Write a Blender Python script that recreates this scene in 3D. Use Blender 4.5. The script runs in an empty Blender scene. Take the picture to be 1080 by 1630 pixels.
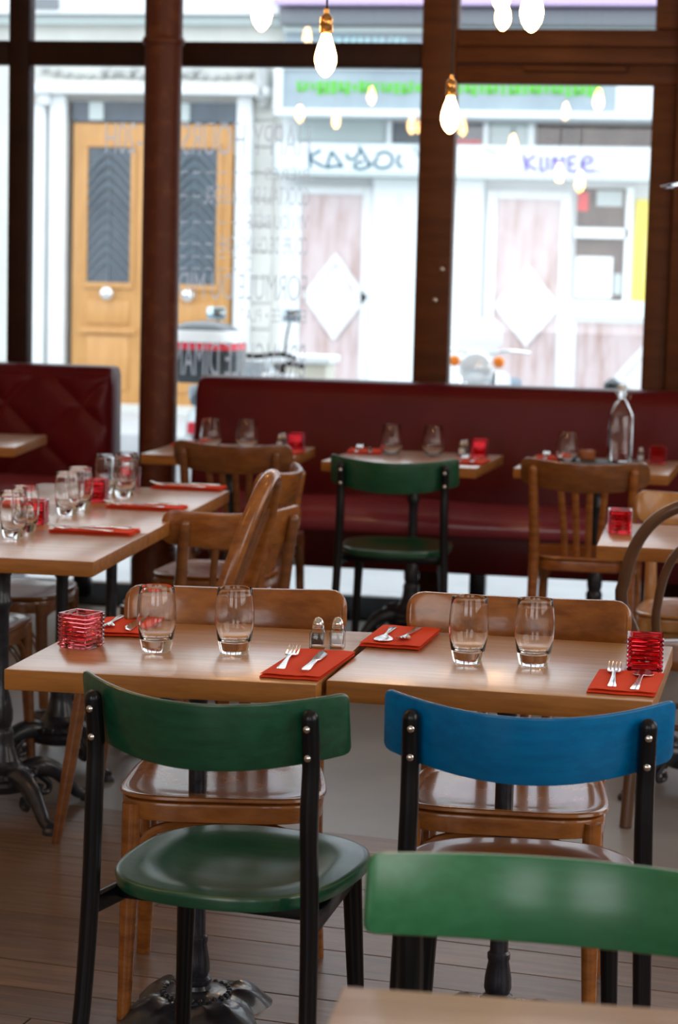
import bpy, bmesh, math, random
from mathutils import Vector, Matrix, Euler
random.seed(7)
S = bpy.context.scene
COL = S.collection
PI = math.pi
R = math.radians

# ------------------------------------------------------------------ camera
cam_d = bpy.data.cameras.new('camera'); cam = bpy.data.objects.new('camera', cam_d); COL.objects.link(cam)
cam_d.sensor_fit = 'VERTICAL'; cam_d.sensor_height = 23.555; cam_d.lens = 50.0
cam_d.clip_start = 0.05; cam_d.clip_end = 200
cam.location = (0, 0, 1.52)
cam.rotation_euler = (Matrix.Rotation(.1877, 3, 'Z') @ Matrix.Rotation(PI/2-.1133, 3, 'X') @ Matrix.Rotation(.0254, 3, 'Z')).to_euler()
cam_d.dof.use_dof = True; cam_d.dof.focus_distance = 4.25; cam_d.dof.aperture_fstop = 3.4
S.camera = cam

# ------------------------------------------------------------------ world and exposure
W = bpy.data.worlds.new('overcast_sky'); S.world = W; W.use_nodes = True
bg = W.node_tree.nodes['Background']; bg.inputs[0].default_value = (.84, .93, 1.0, 1); bg.inputs[1].default_value = 3.1
S.view_settings.view_transform = 'Standard'; S.view_settings.look = 'None'
S.view_settings.exposure = 0.0; S.view_settings.gamma = 1; S.view_settings.use_curve_mapping = False

def area(name, loc, rot, sx, sy, power, color):
    d = bpy.data.lights.new(name, 'AREA'); d.shape = 'RECTANGLE'; d.size = sx; d.size_y = sy; d.energy = power; d.color = color
    o = bpy.data.objects.new(name, d); COL.objects.link(o); o.location = loc; o.rotation_euler = rot; return o
# area lamps for unseen rear windows; the side pair is added as fill
area('unseen_rear_window_lamp', (-1.9, -1.75, 1.9), (R(84), 0, 0), 2.2, 2.0, 46, (.95, .97, 1))
area('unseen_rear_window_lamp', (1.3, -1.75, 1.9), (R(84), 0, 0), 1.6, 2.0, 32, (.95, .97, 1))
area('side_fill', (2.35, 2.6, 1.9), (R(84), 0, R(90)), 2.6, 1.9, 50, (1, .97, .93))
area('side_fill', (2.35, 6.6, 1.9), (R(84), 0, R(90)), 2.6, 1.9, 34, (1, .97, .93))

# ------------------------------------------------------------------ materials
def new_mat(name):
    m = bpy.data.materials.new(name); m.use_nodes = True
    return m, m.node_tree, m.node_tree.nodes['Principled BSDF']
def mat(name, c, rough=.5, metal=0, coat=0, c2=None, scale=8, stretch=(1, 1, 1), bump=0, trans=0, ior=1.45, rnd=0, detail=4, contrast=(.35, .65), spec=.5, croug=.1):
    m, nt, b = new_mat(name)
    b.inputs['Base Color'].default_value = (*c, 1); b.inputs['Roughness'].default_value = rough
    b.inputs['Metallic'].default_value = metal; b.inputs['Coat Weight'].default_value = coat
    b.inputs['Coat Roughness'].default_value = croug
    b.inputs['Transmission Weight'].default_value = trans; b.inputs['IOR'].default_value = ior
    b.inputs['Specular IOR Level'].default_value = spec
    L = nt.links
    if c2 is not None or bump:
        tc = nt.nodes.new('ShaderNodeTexCoord'); mp = nt.nodes.new('ShaderNodeMapping'); mp.inputs['Scale'].default_value = stretch
        L.new(tc.outputs['Object'], mp.inputs['Vector'])
        if rnd:
            oi = nt.nodes.new('ShaderNodeObjectInfo'); vm = nt.nodes.new('ShaderNodeVectorMath'); vm.operation = 'SCALE'
            cb = nt.nodes.new('ShaderNodeCombineXYZ'); L.new(oi.outputs['Random'], cb.inputs[0]); L.new(oi.outputs['Random'], cb.inputs[1])
            L.new(cb.outputs[0], vm.inputs[0]); vm.inputs['Scale'].default_value = 17; L.new(vm.outputs[0], mp.inputs['Location'])
        n = nt.nodes.new('ShaderNodeTexNoise'); n.inputs['Scale'].default_value = scale; n.inputs['Detail'].default_value = detail; n.inputs['Roughness'].default_value = .6
        L.new(mp.outputs[0], n.inputs['Vector'])
        if c2 is not None:
            mr = nt.nodes.new('ShaderNodeMapRange'); mr.inputs[1].default_value, mr.inputs[2].default_value = contrast
            L.new(n.outputs['Fac'], mr.inputs[0])
            mx = nt.nodes.new('ShaderNodeMix'); mx.data_type = 'RGBA'; mx.inputs[6].default_value = (*c, 1); mx.inputs[7].default_value = (*c2, 1)
            L.new(mr.outputs[0], mx.inputs[0]); out = mx.outputs[2]
            if rnd:
                hs = nt.nodes.new('ShaderNodeHueSaturation'); mv = nt.nodes.new('ShaderNodeMapRange'); mv.inputs[3].default_value = 1-rnd; mv.inputs[4].default_value = 1+rnd
                L.new(oi.outputs['Random'], mv.inputs[0]); L.new(mv.outputs[0], hs.inputs['Value']); L.new(out, hs.inputs['Color']); out = hs.outputs[0]
            L.new(out, b.inputs['Base Color'])
        if bump:
            bn = nt.nodes.new('ShaderNodeBump'); bn.inputs['Strength'].default_value = bump; bn.inputs['Distance'].default_value = .004
            L.new(n.outputs['Fac'], bn.inputs['Height']); L.new(bn.outputs[0], b.inputs['Normal'])
    return m
def emit(name, c, s):
    m, nt, b = new_mat(name); b.inputs['Base Color'].default_value = (*c, 1)
    b.inputs['Emission Color'].default_value = (*c, 1); b.inputs['Emission Strength'].default_value = s; return m

M = {}
M['oak'] = mat('oak_tabletop', (.58, .31, .135), .34, c2=(.45, .21, .075), scale=5, stretch=(1, 14, 14), bump=.05, coat=.6, rnd=.05, croug=.2)
M['oak_edge'] = mat('oak_tabletop_edge', (.43, .17, .038), .45, spec=.25, c2=(.28, .105, .024), scale=6, stretch=(1, 10, 10), bump=.05, rnd=.06)
M['honey'] = mat('honey_varnished_beech', (.36, .125, .024), .27, c2=(.22, .066, .011), scale=5, stretch=(3, 3, 9), coat=.4, rnd=.05)
M['walnut'] = mat('brown_varnished_beech', (.22, .078, .018), .28, c2=(.14, .045, .01), scale=5, stretch=(3, 3, 9), coat=.55, rnd=.05)
M['tan'] = mat('worn_tan_beech', (.50, .24, .075), .3, c2=(.38, .165, .04), scale=4, stretch=(8, 3, 3), coat=.5)
M['darkbent'] = mat('dark_bentwood', (.13, .06, .028), .35, c2=(.08, .035, .016), scale=6, coat=.4)
M['green'] = mat('green_stained_plywood', (.012, .105, .048), .26, c2=(.02, .14, .066), scale=5, stretch=(2, 14, 14), coat=.5, croug=.22, bump=.03)
M['dkgreen'] = mat('deep_green_stained_plywood', (.008, .062, .030), .28, c2=(.013, .09, .043), scale=5, stretch=(2, 14, 14), coat=.45, croug=.22, bump=.03)
M['ltgreen'] = mat('bright_green_stained_plywood', (.025, .16, .062), .32, c2=(.036, .20, .085), scale=4, stretch=(1, 16, 16), coat=.5, croug=.25, bump=.02)
M['blue'] = mat('blue_stained_plywood', (.0, .125, .32), .28, c2=(.0, .16, .39), scale=5, stretch=(2, 14, 14), coat=.15, croug=.22, spec=.35, bump=.03)
M['rawply'] = mat('worn_plywood_edge', (.42, .30, .2), .6)
M['blackpaint'] = mat('black_painted_wood', (.005, .005, .007), .3, coat=.12, croug=.15, spec=.35)
M['iron'] = mat('black_cast_iron', (.012, .013, .018), .33, metal=.0, coat=.35, c2=(.03, .033, .045), scale=30, bump=.25)
M['steel'] = mat('polished_steel', (.75, .73, .70), .16, metal=1)
M['brass'] = mat('brass_socket', (.72, .38, .12), .22, metal=1)
M['cord'] = mat('black_cord', (.01, .01, .01), .6)
M['glass'] = mat('clear_drinking_glass', (1, 1, 1), 0, trans=1, ior=1.42)
M['thinglass'] = None
M['redglass'] = mat('ruby_glass', (.85, .035, .05), .04, trans=1, ior=1.5)
M['redglass2'] = mat('pale_ruby_glass', (1.0, .22, .26), .05, trans=1, ior=1.5)
M['wax'] = mat('red_wax', (.75, .05, .05), .5)
M['cup'] = mat('tealight_cup', (.8, .75, .72), .3, metal=1)
M['napkin'] = mat('red_paper_napkin', (.88, .085, .028), .9, spec=.15, c2=(.80, .070, .024), scale=300, bump=.1)
M['pepper'] = mat('ground_pepper', (.16, .12, .09), .9, c2=(.05, .04, .03), scale=400)
M['salt'] = mat('table_salt', (.85, .85, .86), .8)
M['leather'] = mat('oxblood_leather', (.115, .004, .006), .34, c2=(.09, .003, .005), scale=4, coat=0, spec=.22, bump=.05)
M['leather_seat_lit'] = mat('oxblood_leather_seat_lit', (.42, .06, .085), .42, c2=(.36, .05, .07), scale=4, coat=1.0, croug=.13, bump=.04)  # paler than the back: the seat's pink highlight is put into the base colour
M['leather2'] = mat('dark_oxblood_leather', (.075, .005, .007), .34, c2=(.06, .004, .006), scale=4, spec=.25)
M['frame'] = mat('dark_brown_painted_frame', (.034, .011, .005), .5, c2=(.022, .007, .003), scale=6, spec=.2, bump=.05)
M['frame_bulb_lit'] = mat('bulb_lit_brown_frame', (.12, .038, .010), .5, c2=(.08, .024, .006), scale=3, spec=.25, stretch=(1, 8, 8))  # brown frame; glow of the nearby bulbs is put into its colour
M['pillar'] = mat('rusty_brown_cast_iron', (.11, .026, .010), .45, c2=(.20, .062, .022), scale=14, bump=.3, contrast=(.52, .78), spec=.35)
M['plank'] = mat('worn_floorboards', (.20, .118, .075), .38, c2=(.11, .064, .042), scale=4, stretch=(1, 10, 10), bump=.25, rnd=.22, spec=.6)
M['screed'] = mat('worn_grey_screed', (.27, .255, .24), .33, c2=(.20, .19, .18), scale=1.6, bump=.05, spec=.6)
M['subfloor'] = mat('dark_subfloor', (.02, .013, .009), .8)
M['ceiling'] = mat('cream_ceiling', (.72, .68, .6), .9)
M['plaster'] = mat('ochre_plaster', (.55, .44, .32), .9, c2=(.5, .4, .29), scale=2)
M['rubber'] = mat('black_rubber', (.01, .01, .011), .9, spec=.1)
# outdoors
M['stone'] = mat('pale_limestone', (.66, .66, .62), .85, c2=(.56, .56, .53), scale=1.2, bump=.1)
M['stone_white'] = mat('white_painted_stone', (.80, .82, .82), .8, c2=(.72, .75, .76), scale=2)
M['stone_grey'] = mat('grey_shaded_carving', (.36, .38, .38), .85, c2=(.55, .56, .55), scale=8)
M['doorwood'] = mat('golden_oak_street_door', (.56, .29, .095), .45, c2=(.48, .235, .07), scale=3, stretch=(8, 8, 1), coat=.15)
M['doorglass'] = mat('dark_door_glass', (.045, .062, .08), .12, c2=(.09, .12, .15), scale=1.6)
M['grille'] = mat('grey_iron_grille', (.13, .17, .20), .4)
M['white'] = mat('white_enamel', (.84, .89, .9), .6)
M['offwhite'] = mat('blue_white_fascia', (.78, .86, .9), .6, c2=(.72, .8, .84), scale=3)
M['greyblue'] = mat('grey_blue_panel', (.30, .37, .42), .5, c2=(.38, .46, .50), scale=2)
M['shutter'] = mat('grey_shutter', (.20, .22, .24), .5)
M['palegrey'] = mat('pale_grey_panel', (.50, .57, .56), .6)
M['darkwin'] = mat('dark_shop_window', (.07, .06, .06), .2, c2=(.16, .12, .11), scale=3)
M['greenpaint'] = mat('bright_green_lettering', (.12, .55, .05), .6)
M['redpaint'] = mat('red_sign', (.75, .06, .07), .6)
M['purplepaint'] = mat('violet_spray_paint', (.10, .06, .38), .7)
M['tealpaint'] = mat('dark_teal_spray_paint', (.03, .10, .14), .7)
M['cyanpaint'] = mat('pale_cyan_lettering', (.55, .85, .9), .5)
M['lilac'] = mat('lilac_band', (.58, .45, .68), .7)
M['marble'] = mat('pink_veined_marble', (.62, .52, .52), .3, c2=(.40, .25, .22), scale=2.2, stretch=(3.5, 1, .7), contrast=(.45, .72), detail=6)
M['marble_pale'] = mat('pale_marble_inlay', (.78, .74, .74), .3, c2=(.6, .52, .5), scale=2.2, stretch=(3.5, 1, .7), contrast=(.5, .8), detail=6)
M['yellow'] = mat('yellow_poster', (.85, .68, .06), .7)
M['pavement'] = mat('pale_pavement', (.50, .51, .52), .8, c2=(.44, .45, .46), scale=3)
M['road'] = mat('grey_asphalt', (.24, .25, .26), .8, c2=(.2, .2, .21), scale=40)
M['scooterblk'] = mat('dark_scooter_plastic', (.03, .045, .055), .25, coat=.3)
M['scootersilver'] = mat('silver_scooter_paint', (.42, .47, .5), .3, metal=.3, coat=.5)
M['scooterwhite'] = mat('white_scooter_paint', (.8, .82, .82), .3, coat=.5)
M['seatblue'] = mat('blue_grey_saddle', (.16, .22, .28), .5)
M['mirror'] = mat('mirror_glass', (.45, .6, .68), .08, metal=.9)
M['amber'] = mat('orange_indicator_lens', (.95, .25, .02), .3)
M['chrome'] = mat('chrome', (.8, .82, .84), .12, metal=1)
M['headlamp'] = mat('headlamp_glass', (.85, .88, .9), .1, metal=.3)
M['redlens'] = mat('red_reflector', (.75, .04, .07), .3)
M['cream'] = mat('cream_metal_cabinet', (.68, .66, .56), .6)
M['bulb'] = emit('glowing_filament_bulb', (1.0, .52, .17), 60)
M['amberglass'] = mat('amber_glass', (.6, .22, .08), .1, trans=.5)
M['tray'] = mat('black_tray', (.02, .02, .02), .4)

def pane_mat():
    m = bpy.data.materials.new('window_glass'); m.use_nodes = True; nt = m.node_tree; nt.nodes.clear()
    o = nt.nodes.new('ShaderNodeOutputMaterial'); mx = nt.nodes.new('ShaderNodeMixShader'); fr = nt.nodes.new('ShaderNodeFresnel'); fr.inputs[0].default_value = 1.5
    t = nt.nodes.new('ShaderNodeBsdfTransparent'); g = nt.nodes.new('ShaderNodeBsdfGlossy'); g.inputs['Roughness'].default_value = 0.0
    nt.links.new(fr.outputs[0], mx.inputs[0]); nt.links.new(t.outputs[0], mx.inputs[1]); nt.links.new(g.outputs[0], mx.inputs[2]); nt.links.new(mx.outputs[0], o.inputs[0]); return m
M['pane'] = pane_mat()
def vinyl_mat():
    m = bpy.data.materials.new('translucent_window_vinyl'); m.use_nodes = True; nt = m.node_tree; nt.nodes.clear()
    o = nt.nodes.new('ShaderNodeOutputMaterial'); mx = nt.nodes.new('ShaderNodeMixShader'); mx.inputs[0].default_value = .42
    t = nt.nodes.new('ShaderNodeBsdfTransparent'); a = nt.nodes.new('ShaderNodeAddShader'); d = nt.nodes.new('ShaderNodeBsdfDiffuse'); d.inputs[0].default_value = (.30, .30, .32, 1)
    tl = nt.nodes.new('ShaderNodeBsdfTranslucent'); tl.inputs[0].default_value = (.30, .30, .32, 1)
    nt.links.new(d.outputs[0], a.inputs[0]); nt.links.new(tl.outputs[0], a.inputs[1])
    nt.links.new(t.outputs[0], mx.inputs[1]); nt.links.new(a.outputs[0], mx.inputs[2]); nt.links.new(mx.outputs[0], o.inputs[0]); return m
M['vinyl'] = vinyl_mat(); M['thinglass'] = pane_mat(); M['thinglass'].name = 'thin_shaker_glass'

# ------------------------------------------------------------------ mesh helpers
def fin(name, bm, ms, parent=None, smooth=40, loc=None):
    me = bpy.data.meshes.new(name)
    bmesh.ops.recalc_face_normals(bm, faces=bm.faces[:])
    bm.to_mesh(me); bm.free()
    for m in (ms if isinstance(ms, (list, tuple)) else [ms]): me.materials.append(M[m])
    if smooth:
        me.polygons.foreach_set('use_smooth', [True]*len(me.polygons)); me.set_sharp_from_angle(angle=R(smooth))
    o = bpy.data.objects.new(name, me); COL.objects.link(o)
    if parent: o.parent = parent
    if loc: o.location = loc
    return o
def box(bm, c, s, bev=0, rot=None, seg=2):
    r = bmesh.ops.create_cube(bm, size=1); v = r['verts']
    bmesh.ops.scale(bm, verts=v, vec=s)
    if bev:
        es = list({e for x in v for e in x.link_edges})
        g = bmesh.ops.bevel(bm, geom=es, offset=bev, segments=seg, affect='EDGES', profile=.5)
        v = list({x for f in g['faces'] for x in f.verts} | {x for x in v if x.is_valid})
    if rot is not None: bmesh.ops.rotate(bm, verts=v, cent=(0, 0, 0), matrix=Euler(rot).to_matrix())
    bmesh.ops.translate(bm, verts=v, vec=c); return v
def loft(bm, rings, cap=True, closed=True, mi=0):
    vs = [[bm.verts.new(p) for p in r] for r in rings]; n = len(vs[0])
    for a, b in zip(vs, vs[1:]):
        for i in range(n if closed else n-1):
            f = bm.faces.new((a[i], a[(i+1) % n], b[(i+1) % n], b[i])); f.material_index = mi
    if cap:
        for r in (vs[0][::-1], vs[-1]):
            f = bm.faces.new(r); f.material_index = mi
    return vs
def lathe(bm, prof, c=(0, 0, 0), n=24, mi=0):
    rings = []
    for r, z in prof: rings.append([(c[0]+max(r, 1e-4)*math.cos(2*PI*i/n), c[1]+max(r, 1e-4)*math.sin(2*PI*i/n), c[2]+z) for i in range(n)])
    return loft(bm, rings, mi=mi)
def catmull(P, k=5):
    P = [Vector(p) for p in P]; Q = [P[0]*2-P[1]]+P+[P[-1]*2-P[-2]]; out = []
    for i in range(1, len(Q)-2):
        a, b, c, d = Q[i-1:i+3]
        for j in range(k):
            t = j/k; out.append(.5*((2*b)+(c-a)*t+(2*a-5*b+4*c-d)*t*t+(3*b-a-3*c+d)*t**3))
    out.append(P[-1]); return out
def tube(bm, P, r, n=10, smooth=0, flat=1, up=None, round_end=False):
    P = [Vector(p) for p in P]
    if smooth: P = catmull(P, smooth)
    m = len(P)
    if not isinstance(r, (list, tuple)): r = [r]*m
    elif len(r) != m:
        k = len(r)-1; r = [r[min(int(i/(m-1)*k), k-1)]*(1-((i/(m-1)*k)-min(int(i/(m-1)*k), k-1)))+r[min(int(i/(m-1)*k), k-1)+1]*((i/(m-1)*k)-min(int(i/(m-1)*k), k-1)) for i in range(m)]
    if round_end:
        d = (P[-1]-P[-2]).normalized(); e = P[-1]; rr = r[-1]
        for f, g in ((.5, .87), (.85, .53), (.98, .2)): P.append(e+d*rr*f); r = list(r)+[rr*g]
        m = len(P)
    T = [(P[min(i+1, m-1)]-P[max(i-1, 0)]).normalized() for i in range(m)]
    u = Vector(up) if up else Vector((0, 0, 1))
    if abs(u.dot(T[0])) > .95 and not up: u = Vector((1, 0, 0))
    rings = []
    N = (u-T[0]*u.dot(T[0])).normalized()
    for i in range(m):
        N = (N-T[i]*N.dot(T[i]))
        N = N.normalized() if N.length > 1e-6 else Vector((1, 0, 0)); B = T[i].cross(N)
        rings.append([P[i]+N*(r[i]*flat*math.cos(2*PI*j/n))+B*(r[i]*math.sin(2*PI*j/n)) for j in range(n)])
    loft(bm, rings)
def rrect(w, h, r, k=3):
    out = []
    for cx, cy, a0 in ((w/2-r, h/2-r, 0), (-w/2+r, h/2-r, 90), (-w/2+r, -h/2+r, 180), (w/2-r, -h/2+r, 270)):
        for j in range(k+1):
            a = R(a0+90*j/k); out.append((cx+r*math.cos(a), cy+r*math.sin(a)))
    return out
def prism(bm, pts, axis, a, b, mi=0):
    def P(p, t):
        return (t, p[0], p[1]) if axis == 'X' else ((p[0], t, p[1]) if axis == 'Y' else (p[0], p[1], t))
    loft(bm, [[P(p, a) for p in pts], [P(p, b) for p in pts]], mi=mi)
def NB(): return bmesh.new()
def B1(name, c, s, m, parent=None, bev=0, rot=None):
    bm = NB(); box(bm, (0, 0, 0), s, bev, rot); return fin(name, bm, m, parent, loc=c)

def tag(o, label, cat, group=None):
    o['label'] = label; o['category'] = cat
    if group: o['group'] = group
    return o
def thing(name, label, cat, loc=(0, 0, 0), rz=0, group=None, tilt=0):
    o = bpy.data.objects.new(name, None); COL.objects.link(o); o.empty_display_size = .1
    o.location = loc; o.rotation_euler = (0, tilt, rz); return tag(o, label, cat, group)
def struct(o): o['kind'] = 'structure'; return o
def copy_tree(o, parent=None):
    c = o.copy(); COL.objects.link(c)
    if parent: c.parent = parent
    for ch in list(o.children): copy_tree(ch, c)
    return c
def clone(o, label, loc, rz=0, group=None, tilt=0):
    c = copy_tree(o); c.location = loc; c.rotation_euler = (0, tilt, rz); c['label'] = label
    if group: c['group'] = group
    return c
def text_obj(name, s, h, m, parent, loc, rot, wfac=1.0, ext=.002, ms=None, bold=0):
    cu = bpy.data.curves.new(name, 'FONT'); cu.body = s; cu.size = 1; cu.extrude = .02; cu.offset = bold
    t = bpy.data.objects.new(name, cu); COL.objects.link(t); bpy.context.view_layer.update()
    me = bpy.data.meshes.new_from_object(t.evaluated_get(bpy.context.evaluated_depsgraph_get()))
    bpy.data.objects.remove(t); bpy.data.curves.remove(cu)
    xs = [v.co.x for v in me.vertices]; ys = [v.co.y for v in me.vertices]; x0, x1, y0, y1 = min(xs), max(xs), min(ys), max(ys)
    for v in me.vertices:
        v.co.x = (v.co.x-x0)/(x1-x0)*wfac; v.co.y = (v.co.y-y0)/(y1-y0)*h; v.co.z = v.co.z/.02*ext/2
    me.materials.clear(); me.materials.append(M[m]); me.name = name
    o = bpy.data.objects.new(name, me); COL.objects.link(o); o.parent = parent; o.location = loc; o.rotation_euler = rot; return o

# ------------------------------------------------------------------ room shell
fl = struct(B1('floor', (-1, 4.0, -.045), (7.0, 11.9, .04), 'subfloor'))
pv = []
for i in range(5):
    L = (2.4, 2.0, 1.6, 2.2, 1.8)[i]; bm = NB(); box(bm, (0, 0, -.0125), (L-.003, .1565, .025), .0012, seg=1)
    o = fin('plank', bm, 'plank'); pv.append((L, o.data)); bpy.data.objects.remove(o)
FA = R(-6.5); fc, fs = math.cos(FA), math.sin(FA); v = 1.38
while v < 5.48:
    u = -4.9-random.uniform(0, 1.6)
    while u < 3.2:
        L, me = pv[random.randrange(5)]; uc = u+L/2; u += L
        cs = [(a*fc-b*fs, a*fs+b*fc) for a in (uc-L/2, uc+L/2) for b in (v-.078, v+.078)]
        if max(q[1] for q in cs) > 9.83 or min(q[0] for q in cs) < -5.1 or max(q[0] for q in cs) > 3.1 or min(q[1] for q in cs) < 1.55: continue
        if max(q[0] for q in cs) < -4.5 or min(q[0] for q in cs) > 2.5: continue
        o = bpy.data.objects.new('plank', me); COL.objects.link(o); o.parent = fl; o.rotation_euler = (0, 0, FA)
        o.location = (uc*fc-v*fs+1, uc*fs+v*fc-4.0, .0445+random.uniform(-.0008, .0002)+.0005)
    v += .160
vb = v-.079
bm = NB(); q = [(x, (vb+x*fs)/fc) for x in (-4.5, 2.5)]   # boundary line of the boards
prism(bm, [(q[0][0]+1, q[0][1]-4), (q[1][0]+1, q[1][1]-4), (3.5, 5.84), (-3.5, 5.84)], 'Z', .0205, .0445); fin('screed', bm, 'screed', fl, 0)
bm = NB(); box(bm, (0, 0, 0), (6.85, 3.45, .0245), .001)
o = fin('plank', bm, 'plank', fl); o.location = (0, -4.0-.1, .033)
struct(B1('ceiling', (-1, 4.0, 4.23), (7.0, 12.0, .1), 'ceiling'))
struct(B1('wall_left', (-4.6, 4.0, 2.08), (.15, 12.0, 4.2), 'plaster'))
struct(B1('wall_right', (2.6, 4.0, 2.08), (.15, 12.0, 4.2), 'plaster'))
struct(B1('wall_back', (-1, -2.05, 2.08), (7.05, .15, 4.2), 'plaster'))

# ------------------------------------------------------------------ glazed street front (plane y = 9.9)
def bar(name, x0, x1, z0, z1, m='frame', y=9.9, d=.09, parent=None, bev=.006):
    return B1(name, ((x0+x1)/2, y, (z0+z1)/2), (x1-x0, d, z1-z0), m, parent, bev)
win = struct(thing('window_1', '', '')); del win['label']; del win['category']
win.location = (0, 0, 0)
bar('mullion', -3.50, -3.40, .0, 4.18, parent=win)
bar('mullion', -1.545, -1.385, 0, 4.18, 'frame_bulb_lit', parent=win, d=.11)
bar('transom', -4.5, -3.503, 2.412, 2.522, parent=win)
bar('transom', -3.397, -1.548, 2.412, 2.522, parent=win)
bar('top_rail', -4.5, -1.548, 4.1, 4.18, parent=win)
for i, (x0, x1, z0, z1) in enumerate(((-4.5, -3.50, 0.0, 2.412), (-4.5, -3.50, 2.522, 4.1), (-3.40, -1.545, 0.0, 2.412), (-3.40, -1.545, 2.522, 4.1))):
    bar('pane', x0-.0, x1+.0, z0, z1, 'pane', d=.006, parent=win, bev=0)
win2 = struct(thing('window_2', '', '')); del win2['label']; del win2['category']
bar('frame_head', -1.385, -.30, 2.345, 2.43, 'frame_bulb_lit', parent=win2, d=.10)
bar('frame_head', -1.385, -.30, 2.434, 2.505, 'frame_bulb_lit', y=9.885, parent=win2, d=.10)
bar('frame_head', -1.385, -.30, 2.509, 2.585, 'frame_bulb_lit', parent=win2, d=.10)
bar('door_closer', -1.08, -.62, 2.395, 2.425, 'frame_bulb_lit', y=9.835, parent=win2, d=.03, bev=.008)
bar('frame_jamb', -.505, -.40, 0, 2.345, 'frame_bulb_lit', parent=win2, d=.10)
bar('frame_jamb', -.397, -.25, 0, 4.18, 'frame_bulb_lit', y=9.88, parent=win2, d=.13)
bar('frame_jamb', -.505, -.40, 2.588, 4.18, 'frame_bulb_lit', parent=win2, d=.10)
bar('pane', -1.385, -.505, 0, 2.345, 'pane', d=.006, parent=win2, bev=0)
bar('pane', -1.385, -.505, 2.585, 4.18, 'pane', d=.006, parent=win2, bev=0)
for zz in (1.02, 1.16): 
    bm = NB(); lathe(bm, [(0, -.004), (.012, -.004), (.012, .002), (.008, .006), (0, .007)], n=12)
    o = fin('screw_head', bm, 'steel', win2); o.location = (-1.45+(zz-1.02)*.2, 9.842, zz+.35); o.rotation_euler = (R(90), 0, 0)
win3 = struct(thing('window_3', '', '')); del win3['label']; del win3['category']
bar('pane', -.25, 2.5, 0, 4.1, 'pane', d=.006, parent=win3, bev=0)
bar('mullion', 1.1, 1.2, 0, 4.18, parent=win3)
# the facade wall above the glazing, and a black strip added as bench shade
struct(B1('wall_front', (-1, 10.0, 4.95), (7.4, .3, 1.5), 'stone'))
struct(B1('bench_shade_1', (-1.0, 9.42, .003), (6.8, .62, .008), 'rubber'))

# lettering stuck on the outside of the pane, read from the street
def vin(s, xr, z, h, w): text_obj('lettering', s, h, 'vinyl', win, (xr, 9.905, z), (R(90), 0, R(180)), w, .0008)
vin('HAPPY HOURS 17H-20H', -2.06, 2.01, .145, .98)
vin('BIÈRES', -2.06, 1.90, .07, .21)
vin('COCKTAILS SANS ALCOOL', -2.06, 1.785, .085, .50)
vin('VIN OU BIÈRE', -2.06, 1.675, .085, .29)
vin('COUPE DE CHAMPAGNE', -2.06, 1.56, .08, .42)
vin('FORMULE DU MIDI 12€', -2.06, 1.345, .13, .78)
vin('ENTRÉE • PLAT', -2.06, 1.245, .078, .32)
vin('BRUNCH LE DIMANCHE', -2.06, .985, .165, .78)
bm = NB()
for z, n in ((2.155, 5), (1.93, 8), (1.82, 4), (1.70, 6), (1.60, 4), (1.54, 6), (1.485, 6)):
    for i in range(n): box(bm, (-2.655+i*.062, 9.905, z), (.036, .0008, .008))
fin('lettering', bm, 'vinyl', win, smooth=0)

# ------------------------------------------------------------------ iron pillar
pl = thing('cast_iron_pillar', 'round rust brown cast iron column standing between the two red banquettes', 'pillar', (-2.665, 9.55, 0))
bm = NB(); lathe(bm, [(0, .22), (.088, .22), (.083, 2.48)], n=36); fin('shaft', bm, 'pillar', pl)
bm = NB(); lathe(bm, [(0, 0), (.115, 0), (.115, .16), (.105, .18), (.098, .2), (.098, .22), (0, .22)], n=36); fin('base', bm, 'pillar', pl)
bm = NB(); lathe(bm, [(0, 2.475), (.092, 2.475), (.097, 2.49), (.092, 2.505), (.085, 2.51), (.085, 4.175), (0, 4.175)], n=36); fin('collar', bm, 'pillar', pl)

# ------------------------------------------------------------------ banquettes
def sect_loft(name, prof, x0, x1, m, parent, nx=24, wob=0, rad=.03):
    bm = NB(); cy = sum(p[0] for p in prof)/len(prof); cz = sum(p[1] for p in prof)/len(prof); rings = []
    st = [x0, x0+rad*.3, x0+rad]+[x0+rad+(x1-x0-2*rad)*i/nx for i in range(1, nx)]+[x1-rad, x1-rad*.3, x1]
    for x in st:
        e = min(x-x0, x1-x); f = rad*(1-math.sqrt(max(0, 1-(1-min(e/rad, 1))**2)))
        w = wob*(math.sin(x*7.3)*.6+math.sin(x*3.1+1)*.8)
        ring = []
        for (yy, zz) in prof:
            d = Vector((yy-cy, zz-cz)); l = d.length; d = d*(1-f/l)
            ring.append((x, cy+d.x, cz+d.y+w*(1 if zz > cz else 0)))
        rings.append(ring)
    loft(bm, rings); return fin(name, bm, m, parent, 50)
def arc(cy, cz, r, a0, a1, n=6): return [(cy+r*math.cos(R(a0+(a1-a0)*i/n)), cz+r*math.sin(R(a0+(a1-a0)*i/n))) for i in range(n+1)]
back_prof = [(9.36, .46)]+[(9.375, .6), (9.40, .75), (9.425, .90)]+arc(9.50, .935, .075, 170, 90)+arc(9.58, .935, .075, 90, 0)+[(9.655, .75), (9.655, .2), (9.42, .2), (9.37, .3)]
seat_prof = arc(9.06, .43, .045, 270, 180, 4)+[(9.02, .455), (9.035, .475), (9.06, .492), (9.10, .507), (9.17, .519), (9.25, .522), (9.33, .515), (9.42, .495), (9.42, .39)]
mb = thing('red_banquette', 'long plain oxblood leather banquette under the shop windows right of the iron pillar', 'banquette', (0, 0, 0))
sect_loft('backrest', back_prof, -2.46, 1.3, 'leather', mb, 40)
sect_loft('seat_cushion', seat_prof, -2.44, 1.3, 'leather_seat_lit', mb, 60, .006)
o = B1('apron', (-.57, 9.08, .315), (3.7, .05, .17), 'leather2', mb, .01)
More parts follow.
